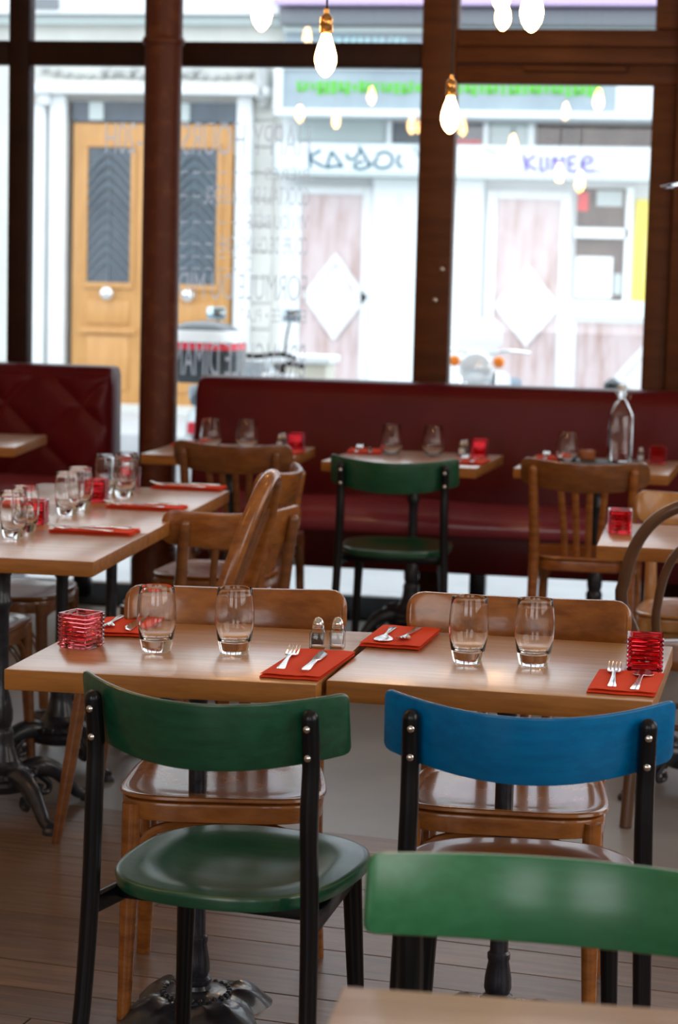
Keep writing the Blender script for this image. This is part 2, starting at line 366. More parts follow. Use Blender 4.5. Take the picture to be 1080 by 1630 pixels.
for x in (-2.3, -1.15, 0.0, 1.1):
    B1('leg', (x, 9.35, .115), (.07, .07, .22), 'blackpaint', mb, .004)
lb = thing('buttoned_banquette', 'oxblood leather banquette with diamond buttoned back left of the iron pillar', 'banquette', (0, 0, 0))
# tufted back: height field
bm = NB(); x0, x1, z0, z1 = -4.4, -2.87, .5, 1.0; nx, nz = 130, 42; cw, ch = .36, .33; g = []
for j in range(nz+1):
    row = []
    for i in range(nx+1):
        x = x0+(x1-x0)*i/nx; z = z0+(z1-z0)*j/nz; u = (x+2.99)/cw; v = (z-.86)/ch
        a = abs((u+v)-round(u+v)); b = abs((u-v)-round(u-v)); d = min(a, b)*1.4; q = (1-math.exp(-d*7))*.019
        ed = min((x1-x)/.06, (z1-z)/.05, 1); ed = math.sqrt(max(0, 1-(1-ed)**2))
        row.append(bm.verts.new((x, 9.445-.02-(q*min(1, ed*1.2))-.012*ed-(z-.75)*-.06, z)))
    g.append(row)
for j in range(nz):
    for i in range(nx): bm.faces.new((g[j][i], g[j][i+1], g[j+1][i+1], g[j+1][i]))
fin('buttoned_panel', bm, 'leather', lb, 60)
bk = [(9.45, .2), (9.45, .94)]+arc(9.485, .985, .05, 180, 90)+arc(9.58, .985, .05, 90, 0)+[(9.63, .2)]
sect_loft('backrest', bk, -4.4, -2.86, 'leather', lb, 10, rad=.02)
sect_loft('seat_cushion', [(a, b+.03) for a, b in seat_prof], -4.4, -2.84, 'leather_seat_lit', lb, 30, .004)
B1('apron', (-3.62, 9.08, .32), (1.54, .05, .19), 'leather2', lb, .01)
for x in (-4.2, -2.95): B1('leg', (x, 9.35, .1), (.07, .07, .2), 'blackpaint', lb, .004)
for i in range(-4, 1):
    for j in range(-3, 2):
        x = -2.99+i*cw/2*1.0; z = .86+j*ch/2
        if (i+j) % 2 == 0 and .55 < z < .98 and x > -4.35:
            bm = NB(); lathe(bm, [(0, .008), (.008, .006), (.012, 0), (.012, -.006), (0, -.006)], n=10)
            o = fin('button', bm, 'leather2', lb); o.location = (x, 9.43, z); o.rotation_euler = (R(90), 0, 0)

# ------------------------------------------------------------------ tables
def make_table(label, loc, rz=0, w=.605, d=.605, tilt=0, group=None, th=.04, flat_base=False):
    t = thing('bistro_table', label, 'table', loc, rz, group, tilt)
    bm = NB(); box(bm, (0, 0, .75-th/2), (w, d, th), .003)
    for f in bm.faces: f.material_index = 0 if abs(f.normal.z) > .7 else 1
    fin('tabletop', bm, ['oak', 'oak_edge'], t)
    if flat_base:
        bm = NB(); lathe(bm, [(0, .70), (.075, .70), (.07, .69), (.03, .675), (.022, .655), (.0185, .64), (.0185, .165), (.023, .16), (.023, .15), (.021, .145), (.027, .11), (.028, .09), (.024, .078), (.031, .072), (.031, .066), (.028, .06), (.036, .04), (.04, .03), (0, .03)], n=20)
        fin('column', bm, 'iron', t)
        for a in (0, 90):
            bm = NB(); box(bm, (0, 0, .7035), (.38, .04, .012), .002, (0, 0, R(a+45))); fin('bracket', bm, 'iron', t)
        bm = NB(); lathe(bm, [(0, .052), (.04, .052), (.058, .048), (.070, .043), (.073, .037), (.069, .032), (0, .032)], n=40)
        for i in range(26): a = 2*PI*i/26; box(bm, (.068*math.cos(a), .068*math.sin(a), .044), (.012, .009, .012), .003, (0, 0, a), 1)
        fin('base', bm, 'iron', t)
        bm = NB(); rings = []; NA = 96
        for k in range(15):
            q = k/14; ring = []
            for i in range(NA):
                a = 2*PI*i/NA; lo = abs(math.cos(2*(a-R(45))))**1.5; rib = abs(math.sin(a*8))
                r = .060+q*(.062+.055*lo)+.004*rib*math.sin(PI*q); z = .038*(1-q**2.2)+.016*lo*math.sin(PI*min(1, q*1.1))-.006*rib*math.sin(PI*q)
                ring.append((r*math.cos(a), r*math.sin(a), max(z, 0)))
            rings.append(ring)
        loft(bm, rings); fin('skirt', bm, 'iron', t)
        return t
    bm = NB(); lathe(bm, [(0, .70), (.075, .70), (.07, .69), (.03, .675), (.022, .655), (.0215, .60), (.026, .59), (.026, .575), (.0185, .565), (.0185, .34), (.022, .33), (.026, .31), (.031, .285), (.031, .26), (.026, .24), (.03, .235), (.034, .225), (.032, .21), (.036, .185), (.046, .155), (.05, .14), (0, .14)], n=20)
    fin('column', bm, 'iron', t)
    for a in (0, 90):
        bm = NB(); box(bm, (0, 0, .7035), (.38, .04, .012), .002, (0, 0, R(a+45))); fin('bracket', bm, 'iron', t)
    bm = NB(); lathe(bm, [(0, .15), (.05, .15), (.058, .135), (.075, .125), (.092, .12), (.098, .11), (.092, .1), (.098, .09), (.085, .07), (.05, .06), (0, .06)], n=24)
    for i in range(20): a = 2*PI*i/20; box(bm, (.093*math.cos(a), .093*math.sin(a), .115), (.014, .01, .02), .003, (0, 0, a), 1)
    fin('base', bm, 'iron', t)
    for i in range(4):
        a = R(45+90*i); c, s = math.cos(a), math.sin(a)
        bm = NB(); P = [(.06, .10), (.11, .115), (.165, .10), (.21, .06), (.24, .028), (.275, .016)]
        tube(bm, [(r*c, r*s, z) for r, z in P], [.03, .03, .024, .019, .017, .016], 10, 4, up=(0, 0, 1))
        tube(bm, [(r*c, r*s, z) for r, z in ((.12, .09), (.15, .062), (.145, .04), (.12, .045), (.125, .065))], .009, 8, 4)
        fin('foot', bm, 'iron', t)
        bm = NB(); lathe(bm, [(0, 0), (.021, 0), (.022, .01), (.015, .018), (0, .018)], (.275*c, .275*s, 0), n=12); fin('foot_pad', bm, 'iron', t)
    return t
TZ = {}
t1p = ((-1.063, 4.172, -.004), 0.0, -.012); t2p = ((-.4515, 4.212, 0), -.0217, 0)
make_table('oak bistro table with salt and pepper set, behind the front left green chair', t1p[0], t1p[1], tilt=t1p[2], flat_base=True)
make_table('oak bistro table with red candle cube at its right edge, behind the blue chair', t2p[0], t2p[1], flat_base=True)
def on(tp, x, y, z=.75):   # world point on a table from its local point
    loc, rz, tilt = tp
    return Matrix.Translation(loc) @ Euler((0, tilt, rz)).to_matrix().to_4x4() @ Vector((x, y, z))
A3 = R(2.9); t3 = []
for i, lab in enumerate(('nearest oak table of the long set row at the left edge', 'middle oak table of the long set row at the left', 'farthest oak table of the long set row at the left, towards the windows')):
    dy = (i-.0)*.615; cx = -1.985-math.sin(A3)*dy; cy = 5.575+math.cos(A3)*dy
    make_table(lab, (cx, cy, 0), A3, .66, .612); t3.append((cx, cy))
make_table('small oak table in front of the iron pillar, set with two stemless glasses', (-2.105, 8.66, 0), R(1.5), .60, .62)
make_table('small oak table behind the distant green chair, at the middle of the long banquette', (-1.34, 8.67, 0), R(-3), .62, .64)
make_table('small oak table with the swing-top bottle, in front of the long banquette', (-.60, 8.72, 0), R(-2), .60, .64)
make_table('oak table at the right edge with a red candle cube on its left corner', (-.125, 6.42, 0), R(1), .60, .58)
make_table('oak table at the far left edge in front of the buttoned banquette', (-3.29, 8.68, 0), R(7), .62, .66)
make_table('oak table corner in the immediate foreground at the bottom right', (-.09, 1.945, 0), R(3.2), .60, .60)

# ------------------------------------------------------------------ chairs
def panel(bm, hw, H, wrap, th, zc, yc, corner=.02, endH=None, lean=0, nu=32, mi=0):
    endH = endH or H; rings = []
    us = [-1, -.995, -.985, -.96]+[-.92+1.84*i/nu for i in range(nu+1)]+[.96, .985, .995, 1]
    for u in us:
        x = u*hw; yy = yc+wrap*u*u; n = Vector((-2*wrap*u/hw, 1, 0)).normalized()
        e = (1-abs(u))*hw; h = (H+(endH-H)*u*u)/2
        if e < corner: h -= corner*(1-math.sqrt(max(0, 1-(1-e/corner)**2)))
        h = max(h, .004); tt = th/2
        ring = []
        for (a, b) in rrect(2*h, 2*tt, min(tt*.8, h*.5), 2):
            py, pz = yy+n.y*b-yc, a; ring.append((x+n.x*b, yc+py*math.cos(lean)-pz*math.sin(lean), zc+pz*math.cos(lean)+py*math.sin(lean)))
        rings.append(ring)
    loft(bm, rings, mi=mi)
def seat(bm, a, b, n, z, th, dish, inner=.45, outer=.85, taper=.0, rim=0, c=(0, 0), NA=56, mi=0):
    def o(t, k):
        ang = 2*PI*k/NA; cx, sy = math.cos(ang), math.sin(ang)
        x = math.copysign(abs(cx)**(2/n), cx)*a*t; y = math.copysign(abs(sy)**(2/n), sy)*b*t
        return x*(1+taper*y/b), y
    rings = []
    def sm(t): t = max(0, min(1, (t-inner)/(outer-inner))); return t*t*(3-2*t)
    rings.append([(c[0]+o(.93, k)[0], c[1]+o(.93, k)[1], z-th) for k in range(NA)])
    rings.append([(c[0]+o(.985, k)[0], c[1]+o(.985, k)[1], z-th+.004) for k in range(NA)])
    rings.append([(c[0]+o(1, k)[0], c[1]+o(1, k)[1], z-.007) for k in range(NA)])
    rings.append([(c[0]+o(.992, k)[0], c[1]+o(.992, k)[1], z-.002) for k in range(NA)])
    for t in (.975, .95, .92, .88, .84, .78, .7, .62, .54, .45, .3, .15, .02):
        zz = z+(0 if t > .9 else -rim)-dish*(1-sm(t)); rings.append([(c[0]+o(t, k)[0], c[1]+o(t, k)[1], zz) for k in range(NA)])
    loft(bm, rings, mi=mi)

def bistro_chair(label, loc, rz, paint, group=None, seatpaint=None, H=.120):
    t = thing('bistro_chair', label, 'chair', loc, rz, group)
    bm = NB(); panel(bm, .240, H, .115, .009, .738, -.262, .010, endH=H-.010, lean=.20)
    for f in bm.faces:
        f.normal_update()
        if f.normal.z > .75: f.material_index = 1
    fin('backrest', bm, [paint, 'rawply'], t)
    bm = NB(); seat(bm, .210, .238, 2.7, .464, .028, .018, .30, .82, taper=.05, c=(.0, -.006)); fin('seat', bm, seatpaint or paint, t)
    for s in (-1, 1):
        P = [(s*.218, -.275, 0), (s*.207, -.232, .2), (s*.200, -.212, .42), (s*.195, -.212, .60), (s*.195, -.208, .7), (s*.195, -.221, .778)]
        bm = NB(); tube(bm, P, [.0135, .0150, .016, .016, .0155, .015], 12, 5, round_end=True); lg = fin('rear_leg', bm, 'blackpaint', t)
        for zz, yy in ((.712, -.2285), (.762, -.2365)):
            bm = NB(); lathe(bm, [(0, .0), (.006, 0), (.006, .002), (.003, .004), (0, .0042)], n=10)
            o = fin('bolt', bm, 'steel', lg); o.location = (s*.195, yy+.002, zz); o.rotation_euler = (R(90), 0, 0)
        bm = NB(); tube(bm, [(s*.160, .135, .437), (s*.166, .143, .3), (s*.178, .162, 0)], [.019, .017, .0135], 12, 4); fin('front_leg', bm, 'blackpaint', t)
        bm = NB(); box(bm, (s*.178, -.035, .415), (.018, .36, .032), .004, (0, 0, s*R(6))); fin('side_rail', bm, 'blackpaint', t)
    bm = NB(); box(bm, (0, .125, .42), (.31, .02, .03), .004); fin('front_rail', bm, 'blackpaint', t)
    bm = NB(); box(bm, (0, -.12, .42), (.36, .02, .03), .004); fin('rear_rail', bm, 'blackpaint', t)
    return t
bistro_chair('green bistro chair with glossy dished seat and black legs, at the front left', (-.858, 3.685, 0), R(-7.5), 'dkgreen')
bistro_chair('blue backed bistro chair with black legs, right of the front green chair', (-.365, 3.74, 0), R(6.5), 'blue', seatpaint='walnut')
bistro_chair('green bistro chair by the far banquette, seen under the middle windows', (-1.32, 8.16, 0), R(3), 'dkgreen')
bistro_chair('light green bistro chair cut off at the bottom right, facing the camera', (-.20, 2.385, 0), R(178.5), 'ltgreen', H=.108)

def wood_chair(label, loc, rz, rail='honey', body='honey', group=None, zt=.80, hw=.235, slats=4, wrap=.08, rH=.112, inside=None):
    t = thing('wooden_chair', label, 'chair', loc, rz, group)
    bm = NB(); panel(bm, hw, rH, wrap, .016, zt-rH/2, -.265, .032, endH=rH*.95, lean=.22)
    if inside:
        for f in bm.faces:
            f.normal_update()
            if f.normal.y > .3: f.material_index = 1
    fin('top_rail', bm, [rail]+([inside] if inside else []), t)
    bm = NB(); seat(bm, .205, .20, 4.2, .462, .014, .004, .55, .8, taper=.07, rim=.004); fin('seat', bm, body, t)
    bm = NB(); seat(bm, .200, .195, 4.2, .448, .042, 0, taper=.07); fin('seat_frame', bm, body, t)
    for s in (-1, 1):
        P = [(s*.192, -.245, 0), (s*.182, -.205, .2), (s*.178, -.195, .45), (s*.181, -.215, .6), (s*.186, -.243, zt-.03)]
        bm = NB(); tube(bm, P, [.014, .0165, .0185, .017, .015], 12, 5, flat=1.1, round_end=True); lg = fin('rear_leg', bm, body, t)
        for zz in (zt-.07, zt-.04):
            bm = NB(); lathe(bm, [(0, 0), (.006, 0), (.005, .003), (0, .004)], n=10); o = fin('bolt', bm, 'steel', lg)
            o.location = (s*.186, -.245-.1*(zz-zt+.07), zz); o.rotation_euler = (R(90), 0, 0)
        bm = NB(); tube(bm, [(s*.178, .165, .44), (s*.181, .172, .25), (s*.187, .186, 0)], [.0195, .018, .0135], 12, 4); fin('front_leg', bm, body, t)
        bm = NB(); tube(bm, [(s*.184, .165, .20), (s*.182, .155, .30), (s*.178, .10, .375), (s*.172, 0, .397), (s*.175, -.10, .375), (s*.181, -.185, .28)], .0085, 8, 5); fin('side_bracket', bm, body, t)
    bm = NB(); tube(bm, [(-.178, .170, .22), (-.172, .165, .32), (-.13, .158, .385), (0, .155, .398), (.13, .158, .385), (.172, .165, .32), (.178, .170, .22)], .0095, 8, 5); fin('front_bracket', bm, body, t)
    for i in range(slats):
        u = (i-(slats-1)/2)/(slats)*1.15; x = u*.15
        x1 = u*.19; yb = -.265+wrap*(x1/hw)**2
        bm = NB(); tube(bm, [(x, -.175, .44), (x*1.05, -.20, .55), (x1, yb+.008, zt-rH+.02)], .0125, 8, 4, flat=.42, up=(0, 1, 0)); fin('slat', bm, body, t)
    return t
wood_chair('varnished wooden chair opposite the green one, its back rail behind the two left tumblers', (-1.04, 4.30, 0), R(190), zt=.815)
wood_chair('varnished wooden chair opposite the blue one, striped window reflections on its seat', (-.462, 4.365, 0), R(183), zt=.818, rH=.104)
wood_chair('brown wooden chair tucked at the small table by the iron pillar', (-1.95, 8.30, 0), R(-3), 'walnut', 'walnut', zt=.825)
wood_chair('brown slatted wooden chair in front of the table with the swing-top bottle', (-.60, 8.22, 0), R(-1), 'walnut', 'honey', zt=.82, slats=4)
wood_chair('low wooden chair with its back to us beside the farthest set table at the left', (-1.665, 6.50, 0), R(42), 'honey', 'walnut', zt=.775)
wood_chair('wooden chair seen side on, curved rail towards the far banquette, pulled to the long row', (-1.80, 7.26, 0), R(88), 'honey', 'honey', zt=.815)
wood_chair('pale worn wooden chair at the right edge, behind the table with one candle cube', (-.13, 6.95, 0), R(180), 'tan', 'tan', zt=.80)
wood_chair('wooden chair under the long row at the left edge, nearer one of two', (-2.26, 5.92, 0), R(-88), 'walnut', 'walnut')
wood_chair('wooden chair under the long row at the left edge, farther one of two', (-2.34, 6.62, 0), R(-88), 'tan', 'walnut')

def hoop_pts(w, z0, z1, y0, lean, n=28, bulge=1.0):
    out = []
    for i in range(n+1):
        a = PI*i/n; x = -math.cos(a)*w; s = math.sin(a)
        z = z0+(z1-z0)*(s**.62)
        x *= (bulge if 0 < i < n else .86)
        out.append((x, y0-lean*(z-z0), z))
    return out
def windsor_chair(label, loc, rz):
    t = thing('hoop_back_chair', label, 'chair', loc, rz)
    bm = NB(); seat(bm, .205, .20, 3.0, .46, .035, .008, .35, .8, taper=.05); fin('seat', bm, 'honey', t)
    bm = NB(); tube(bm, hoop_pts(.205, .44, .97, -.16, .30), .0165, 10, 0, flat=1.25, up=(0, 1, 0)); fin('hoop', bm, 'honey', t)
    for i in range(5):
        x = (i-2)*.055; zt = .44+.53*(math.sqrt(max(0, 1-(x*1.25/.205)**2))**.62)-.01
        bm = NB(); tube(bm, [(x*.75, -.16, .445), (x, -.16-.30*(.62-.44)+.012, .62), (x*1.25, -.16-.30*(zt-.44), zt)], .012, 8, 4, flat=.5, up=(0, 1, 0)); fin('spindle', bm, 'walnut', t)
    for s in (-1, 1):
        bm = NB(); tube(bm, [(s*.15, .14, .43), (s*.175, .17, .2), (s*.185, .20, 0)], [.019, .018, .012], 12, 4); fin('front_leg', bm, 'walnut', t)
        bm = NB(); tube(bm, [(s*.15, -.14, .43), (s*.185, -.175, .25), (s*.195, -.235, 0)], [.019, .018, .012], 12, 4); fin('rear_leg', bm, 'walnut', t)
    return t
windsor_chair('wooden hoop back chair seen edge on with fanned spindles, right of the long set row', (-1.545, 5.5, 0), R(92))
def bentwood_chair(label, loc, rz):
    t = thing('bentwood_chair', label, 'chair', loc, rz)
    bm = NB(); seat(bm, .205, .205, 2.1, .462, .03, .004, .6, .85, rim=.003); fin('seat', bm, 'walnut', t)
    bm = NB(); tube(bm, [(-.17, -.235, 0), (-.16, -.19, .25), (-.15, -.165, .46)]+hoop_pts(.21, .50, .905, -.175, .17, 24)[1:-1]+[(.15, -.165, .46), (.16, -.19, .25), (.17, -.235, 0)], .0175, 12, 2); fin('outer_hoop', bm, 'darkbent', t)
    bm = NB(); tube(bm, hoop_pts(.115, .46, .80, -.17, .17, 20), .0125, 10, 2); fin('inner_hoop', bm, 'darkbent', t)
    for s in (-1, 1):
        bm = NB(); tube(bm, [(s*.13, .14, .44), (s*.145, .16, .2), (s*.165, .19, 0)], [.017, .016, .012], 12, 4); fin('front_leg', bm, 'darkbent', t)
    bm = NB(); P = [(.165*math.cos(2*PI*i/28), .165*math.sin(2*PI*i/28), .27) for i in range(29)]; tube(bm, P, .009, 8); fin('leg_ring', bm, 'darkbent', t)
    return t
bentwood_chair('dark bentwood chair with double hoop back, cut by the right edge', (-.125, 6.14, 0), R(0))

# ------------------------------------------------------------------ tableware
def tumbler_bm():
    bm = NB(); lathe(bm, [(0, 0), (.026, 0), (.0285, .002), (.030, .008), (.0345, .03), (.0385, .055), (.0395, .075), (.0385, .095), (.0362, .115), (.0345, .129), (.0340, .1305), (.0333, .1295), (.0350, .114), (.0371, .095), (.0380, .075), (.0369, .055), (.033, .034), (.028, .026), (.015, .022), (0, .021)], n=40); return bm
def wine_bm():
    bm = NB(); lathe(bm, [(0, 0), (.022, 0), (.026, .002), (.036, .012), (.0445, .03), (.047, .045), (.045, .062), (.0345, .122), (.034, .1235), (.0335, .122), (.0437, .062), (.0455, .045), (.043, .032), (.034, .016), (.02, .008), (0, .006)], n=32); return bm
def tumbler(label, p, rz=0, tilt=0, cp=[None]):
    if cp[0] is None:
        o = fin('tumbler', tumbler_bm(), 'glass', smooth=60); cp[0] = o
    else: o = cp[0].copy(); COL.objects.link(o)
    o.location = p; o.rotation_euler = (0, tilt, rz); return tag(o, label, 'glass', 'clear tumblers on the set tables')
def wine(label, p, cp=[None]):
    if cp[0] is None:
        o = fin('stemless_glass', wine_bm(), 'glass', smooth=60); cp[0] = o
    else: o = cp[0].copy(); COL.objects.link(o)
    o.location = p; return tag(o, label, 'glass', 'stemless glasses on the banquette tables')
def P1(x, y, dz=0): # world x,y on table 1
    lx, ly = x-t1p[0][0], y-t1p[0][1]; v = on(t1p, lx, ly); return (v.x, v.y, v.z+dz)
e = .0004
tumbler('tumbler on the left table, left of the pair, nearest the candle cube', P1(-1.14, 4.135, e), tilt=t1p[2])
tumbler('tumbler on the left table, right of the pair, nearer the shakers', P1(-.985, 4.155, e), tilt=t1p[2])
tumbler('tumbler on the right table, left of the pair', (-.53, 4.185, .75+e))
tumbler('tumbler on the right table, right of the pair, nearest the red candle', (-.402, 4.20, .75+e))

def candle(label, p, rz=0, glass='redglass', group='ruby glass candle cubes', cp={}):
    if glass in cp: return clone(cp[glass], label, p, rz, group)
    t = thing('candle_holder', label, 'candle holder', p, rz, group)
    s = .0355; bm = NB(); rings = []; n = 8; h = .07
    def sq(a, z): return [(q[0], q[1], z) for q in rrect(2*a, 2*a, .004, 2)]
    rings.append(sq(s-.003, 0))
    for i in range(n):
        z0 = .002+i*(h-.004)/n; dz = (h-.004)/n
        rings += [sq(s-.0035, z0), sq(s-.0002, z0+dz*.3), sq(s-.0002, z0+dz*.7), sq(s-.0035, z0+dz*.98)]
    rings += [sq(s-.001, h), sq(s-.006, h), sq(s-.0075, h-.003), sq(s-.0085, .016), sq(s-.012, .012)]
    loft(bm, rings); fin('glass_cube', bm, glass, t)
    bm = NB(); lathe(bm, [(0, .0125), (.0185, .0125), (.0195, .028), (.0188, .028), (.018, .0135), (0, .0135)], n=20); cu = fin('tealight', bm, 'cup', t)
    bm = NB(); lathe(bm, [(0, .0137), (.0176, .0137), (.0176, .024), (0, .0245)], n=20); fin('wax', bm, 'wax', cu)
    cp[glass] = t; return t
candle('pale ruby candle cube on the left end of the table behind the green chair', P1(-1.30, 4.145, e), R(-16), 'redglass2')
candle('ribbed red candle cube on the right end of the table behind the blue chair', (-.187, 4.215, .75+e), R(4))
candle('red candle cube on the table at the right edge, in front of the slatted chair', (-.376, 6.45, .75+e), R(5))
candle('red candle cube on the long row, nearest the left edge', (-2.035, 5.99, .75+e), R(5))
candle('red candle cube on the long row, middle of the three', (-2.045, 6.62, .75+e), R(5))
candle('red candle cube on the long row, farthest one beside the iron pillar', (-2.075, 7.08, .75+e), R(3))
candle('red candle cube on the far table by the iron pillar', (-1.86, 8.80, .75+e), R(3))
candle('red candle cube on the far table behind the distant green chair', (-1.10, 8.86, .75+e), R(3))
candle('red candle cube on the far right table beside the swing-top bottle', (-.375, 8.88, .75+e), R(3))
candle('red candle cube on the small table at the far left edge', (-3.17, 8.72, .75+e), R(8))

def shaker(name, label, p, fill, rz=0, tilt=0, cp={}):
    if name in cp: return clone(cp[name], label, p, rz, 'salt and pepper shakers')
    t = thing(name, label, 'shaker', p, rz, 'salt and pepper shakers')
    bm = NB(); rings = []
    for a, z in ((.0145, 0), (.0155, .002), (.0155, .033), (.0125, .037), (.0105, .039)): rings.append([(q[0], q[1], z) for q in rrect(2*a, 2*a, .003, 2)])
    for a, z in ((.0092, .039), (.0112, .035), (.0128, .031), (.0122, .009), (.010, .008)): rings.append([(q[0], q[1], z) for q in rrect(2*a, 2*a, .003, 2)])
    loft(bm, rings); fin('glass_body', bm, 'thinglass', t)
    bm = NB(); rings = [[(q[0], q[1], z) for q in rrect(2*a, 2*a, .002, 2)] for a, z in ((.0117, .0092), (.0118, .0285), (.0105, .0292))]; loft(bm, rings); fin('filling', bm, fill, t)
    bm = NB(); lathe(bm, [(0, .0392), (.0118, .0392), (.0122, .042), (.0112, .0435), (.0122, .045), (.0112, .0465), (.012, .048), (.0112, .053), (.008, .059), (.004, .0625), (0, .0635)], n=20); fin('lid', bm, 'steel', t)
    cp[name] = t; return t
shaker('pepper_shaker', 'glass pepper shaker with chrome dome lid on the left table', P1(-.835, 4.25, e), 'pepper', R(4))
shaker('salt_shaker', 'glass salt shaker with chrome dome lid, beside the pepper', P1(-.797, 4.262, e), 'salt', R(6))
for n, lab, p, f in (('salt_shaker', 'tiny salt shaker beside the candle on the far table by the pillar', (-1.935, 8.83, .75+e), 'salt'),
                     ('pepper_shaker', 'tiny pepper shaker behind the salt on the far table by the pillar', (-1.93, 8.875, .75+e), 'pepper'),
                     ('salt_shaker', 'tiny salt shaker beside the candle on the table behind the distant green chair', (-1.175, 8.87, .75+e), 'salt'),
                     ('pepper_shaker', 'tiny pepper shaker behind the salt on the table behind the distant green chair', (-1.165, 8.915, .75+e), 'pepper'),
                     ('salt_shaker', 'tiny salt shaker by the candle right of the swing-top bottle', (-.445, 8.90, .75+e), 'salt'),
                     ('salt_shaker', 'salt shaker on the long row beside the candle nearest the left edge', (-2.02, 5.90, .75+e), 'salt'),
                     ('pepper_shaker', 'pepper shaker on the long row beside the candle nearest the left edge', (-2.055, 5.895, .75+e), 'pepper')):
    shaker(n, lab, p, f)

def napkin(label, p, w, d, rz, tilt=0):
    # zig-zag fold, extruded across its width
    path = [(d/2, .0012), (-d/2+.004, .0012), (-d/2, .0030), (-d/2+.004, .0048), (d/2-.006, .0048), (d/2-.002, .0066), (d/2-.006, .0084), (-d/2+.002, .0086)]
    bm = NB(); th = .0009; top = []; bot = []
    for i, (yy, z) in enumerate(path):
        a = Vector(path[max(i-1, 0)]); b = Vector(path[min(i+1, len(path)-1)]); n = (b-a).normalized(); n = Vector((-n.y, n.x)) * th/2*1.0
        top.append((yy+n.x, z+n.y)); bot.append((yy-n.x, z-n.y))
    prof = top+bot[::-1]; rings = []
    for k in range(9):
        x = -w/2+w*k/8; f = .0012*math.sin(k*1.3+rz*5); rings.append([(x+z*.3, yy+f*2, z+(abs(f) if z > .006 else 0)) for yy, z in prof])
    loft(bm, rings, cap=True)
    o = fin('napkin', bm, 'napkin', smooth=30); o.location = p; o.rotation_euler = (0, tilt, rz); return tag(o, label, 'napkin', 'folded red paper napkins')
def bar_loft(bm, secs):  # secs: (y, halfwidth, zc, halfthick, xoff)
    rings = []
    for (yy, hw, zc, ht, xo) in secs: rings.append([(xo+a, yy, zc+b) for a, b in rrect(2*hw, 2*ht, min(hw, ht)*.6, 2)])
    loft(bm, rings)
def fork_bm():
    bm = NB(); bar_loft(bm, [(-.095, .006, .0016, .0012, 0), (-.09, .0085, .0018, .0015, 0), (-.05, .0062, .0026, .0015, 0), (0, .0038, .0048, .0016, 0), (.03, .0035, .0062, .0014, 0), (.04, .009, .0050, .0012, 0), (.048, .0125, .0042, .0009, 0), (.058, .0132, .0044, .0009, 0)])
    for i in range(4):
        x = (i-1.5)*.0072; bar_loft(bm, [(.057, .0024, .0044, .0009, x), (.075, .0020, .0068, .0008, x), (.092, .0015, .0118, .0007, x), (.100, .0007, .0145, .0005, x)])
    return bm
def spoon_bm():
    bm = NB(); bar_loft(bm, [(-.095, .006, .0016, .0012, 0), (-.09, .0085, .0018, .0015, 0), (-.05, .0062, .0026, .0015, 0), (0, .0038, .0048, .0016, 0), (.03, .0035, .0062, .0014, 0), (.04, .012, .0042, .0010, 0), (.052, .0185, .0030, .0008, 0), (.068, .0200, .0026, .0007, 0), (.085, .015, .0036, .0007, 0), (.096, .006, .0052, .0006, 0)]); return bm
def knife_bm():
    bm = NB(); bar_loft(bm, [(-.11, .006, .0035, .0022, 0), (-.10, .0088, .0035, .003, 0), (-.05, .0072, .0038, .003, 0), (-.008, .0055, .0042, .003, 0), (0, .0085, .0042, .0022, 0), (.012, .0095, .004, .0010, 0), (.07, .0105, .004, .0008, .001), (.10, .0065, .004, .0006, -.003), (.112, .001, .004, .0004, -.008)]); return bm
CUT = {}
def cutlery(kind, label, p, rz, tilt=0):
    if kind not in CUT: CUT[kind] = fin(kind, {'fork': fork_bm, 'spoon': spoon_bm, 'knife': knife_bm}[kind](), 'steel', smooth=60); o = CUT[kind]
    else: o = CUT[kind].copy(); COL.objects.link(o)
    o.location = p; o.rotation_euler = (0, tilt, rz); return tag(o, label, kind, 'steel cutlery laid on red napkins')
ti = t1p[2]; nz = .0093
napkin('red napkin at the front edge of the left table, below the shakers', P1(-.812, 4.045, e), .115, .29, R(-3), ti)
cutlery('fork', 'fork on the red napkin below the pepper shaker', P1(-.853, 4.045, nz), R(4), ti)
cutlery('knife', 'knife on the red napkin below the salt shaker', P1(-.798, 4.045, nz), R(1), ti)
napkin('red napkin at the rear left of the left table, behind the pale candle cube', P1(-1.275, 4.37, e), .13, .20, R(3), ti)
cutlery('fork', 'fork on the napkin behind the pale candle cube', P1(-1.305, 4.385, nz), R(186), ti)
cutlery('knife', 'knife on the napkin behind the pale candle cube', P1(-1.255, 4.395, nz), R(184), ti)
napkin('red napkin at the rear left corner of the right table', (-.70, 4.40, .75+e), .125, .24, R(-2))
cutlery('spoon', 'round bowled spoon on the rear napkin of the right table', (-.725, 4.39, .75+nz), R(182))
cutlery('fork', 'fork with tines towards us on the rear napkin of the right table', (-.68, 4.40, .75+nz), R(178))
napkin('red napkin at the front right corner of the right table, before the red candle', (-.213, 4.045, .75+e), .125, .21, R(-2))
cutlery('fork', 'fork on the front right napkin of the right table', (-.237, 4.06, .75+nz), R(2))
cutlery('spoon', 'spoon on the front right napkin of the right table', (-.187, 4.045, .75+nz), R(-3))
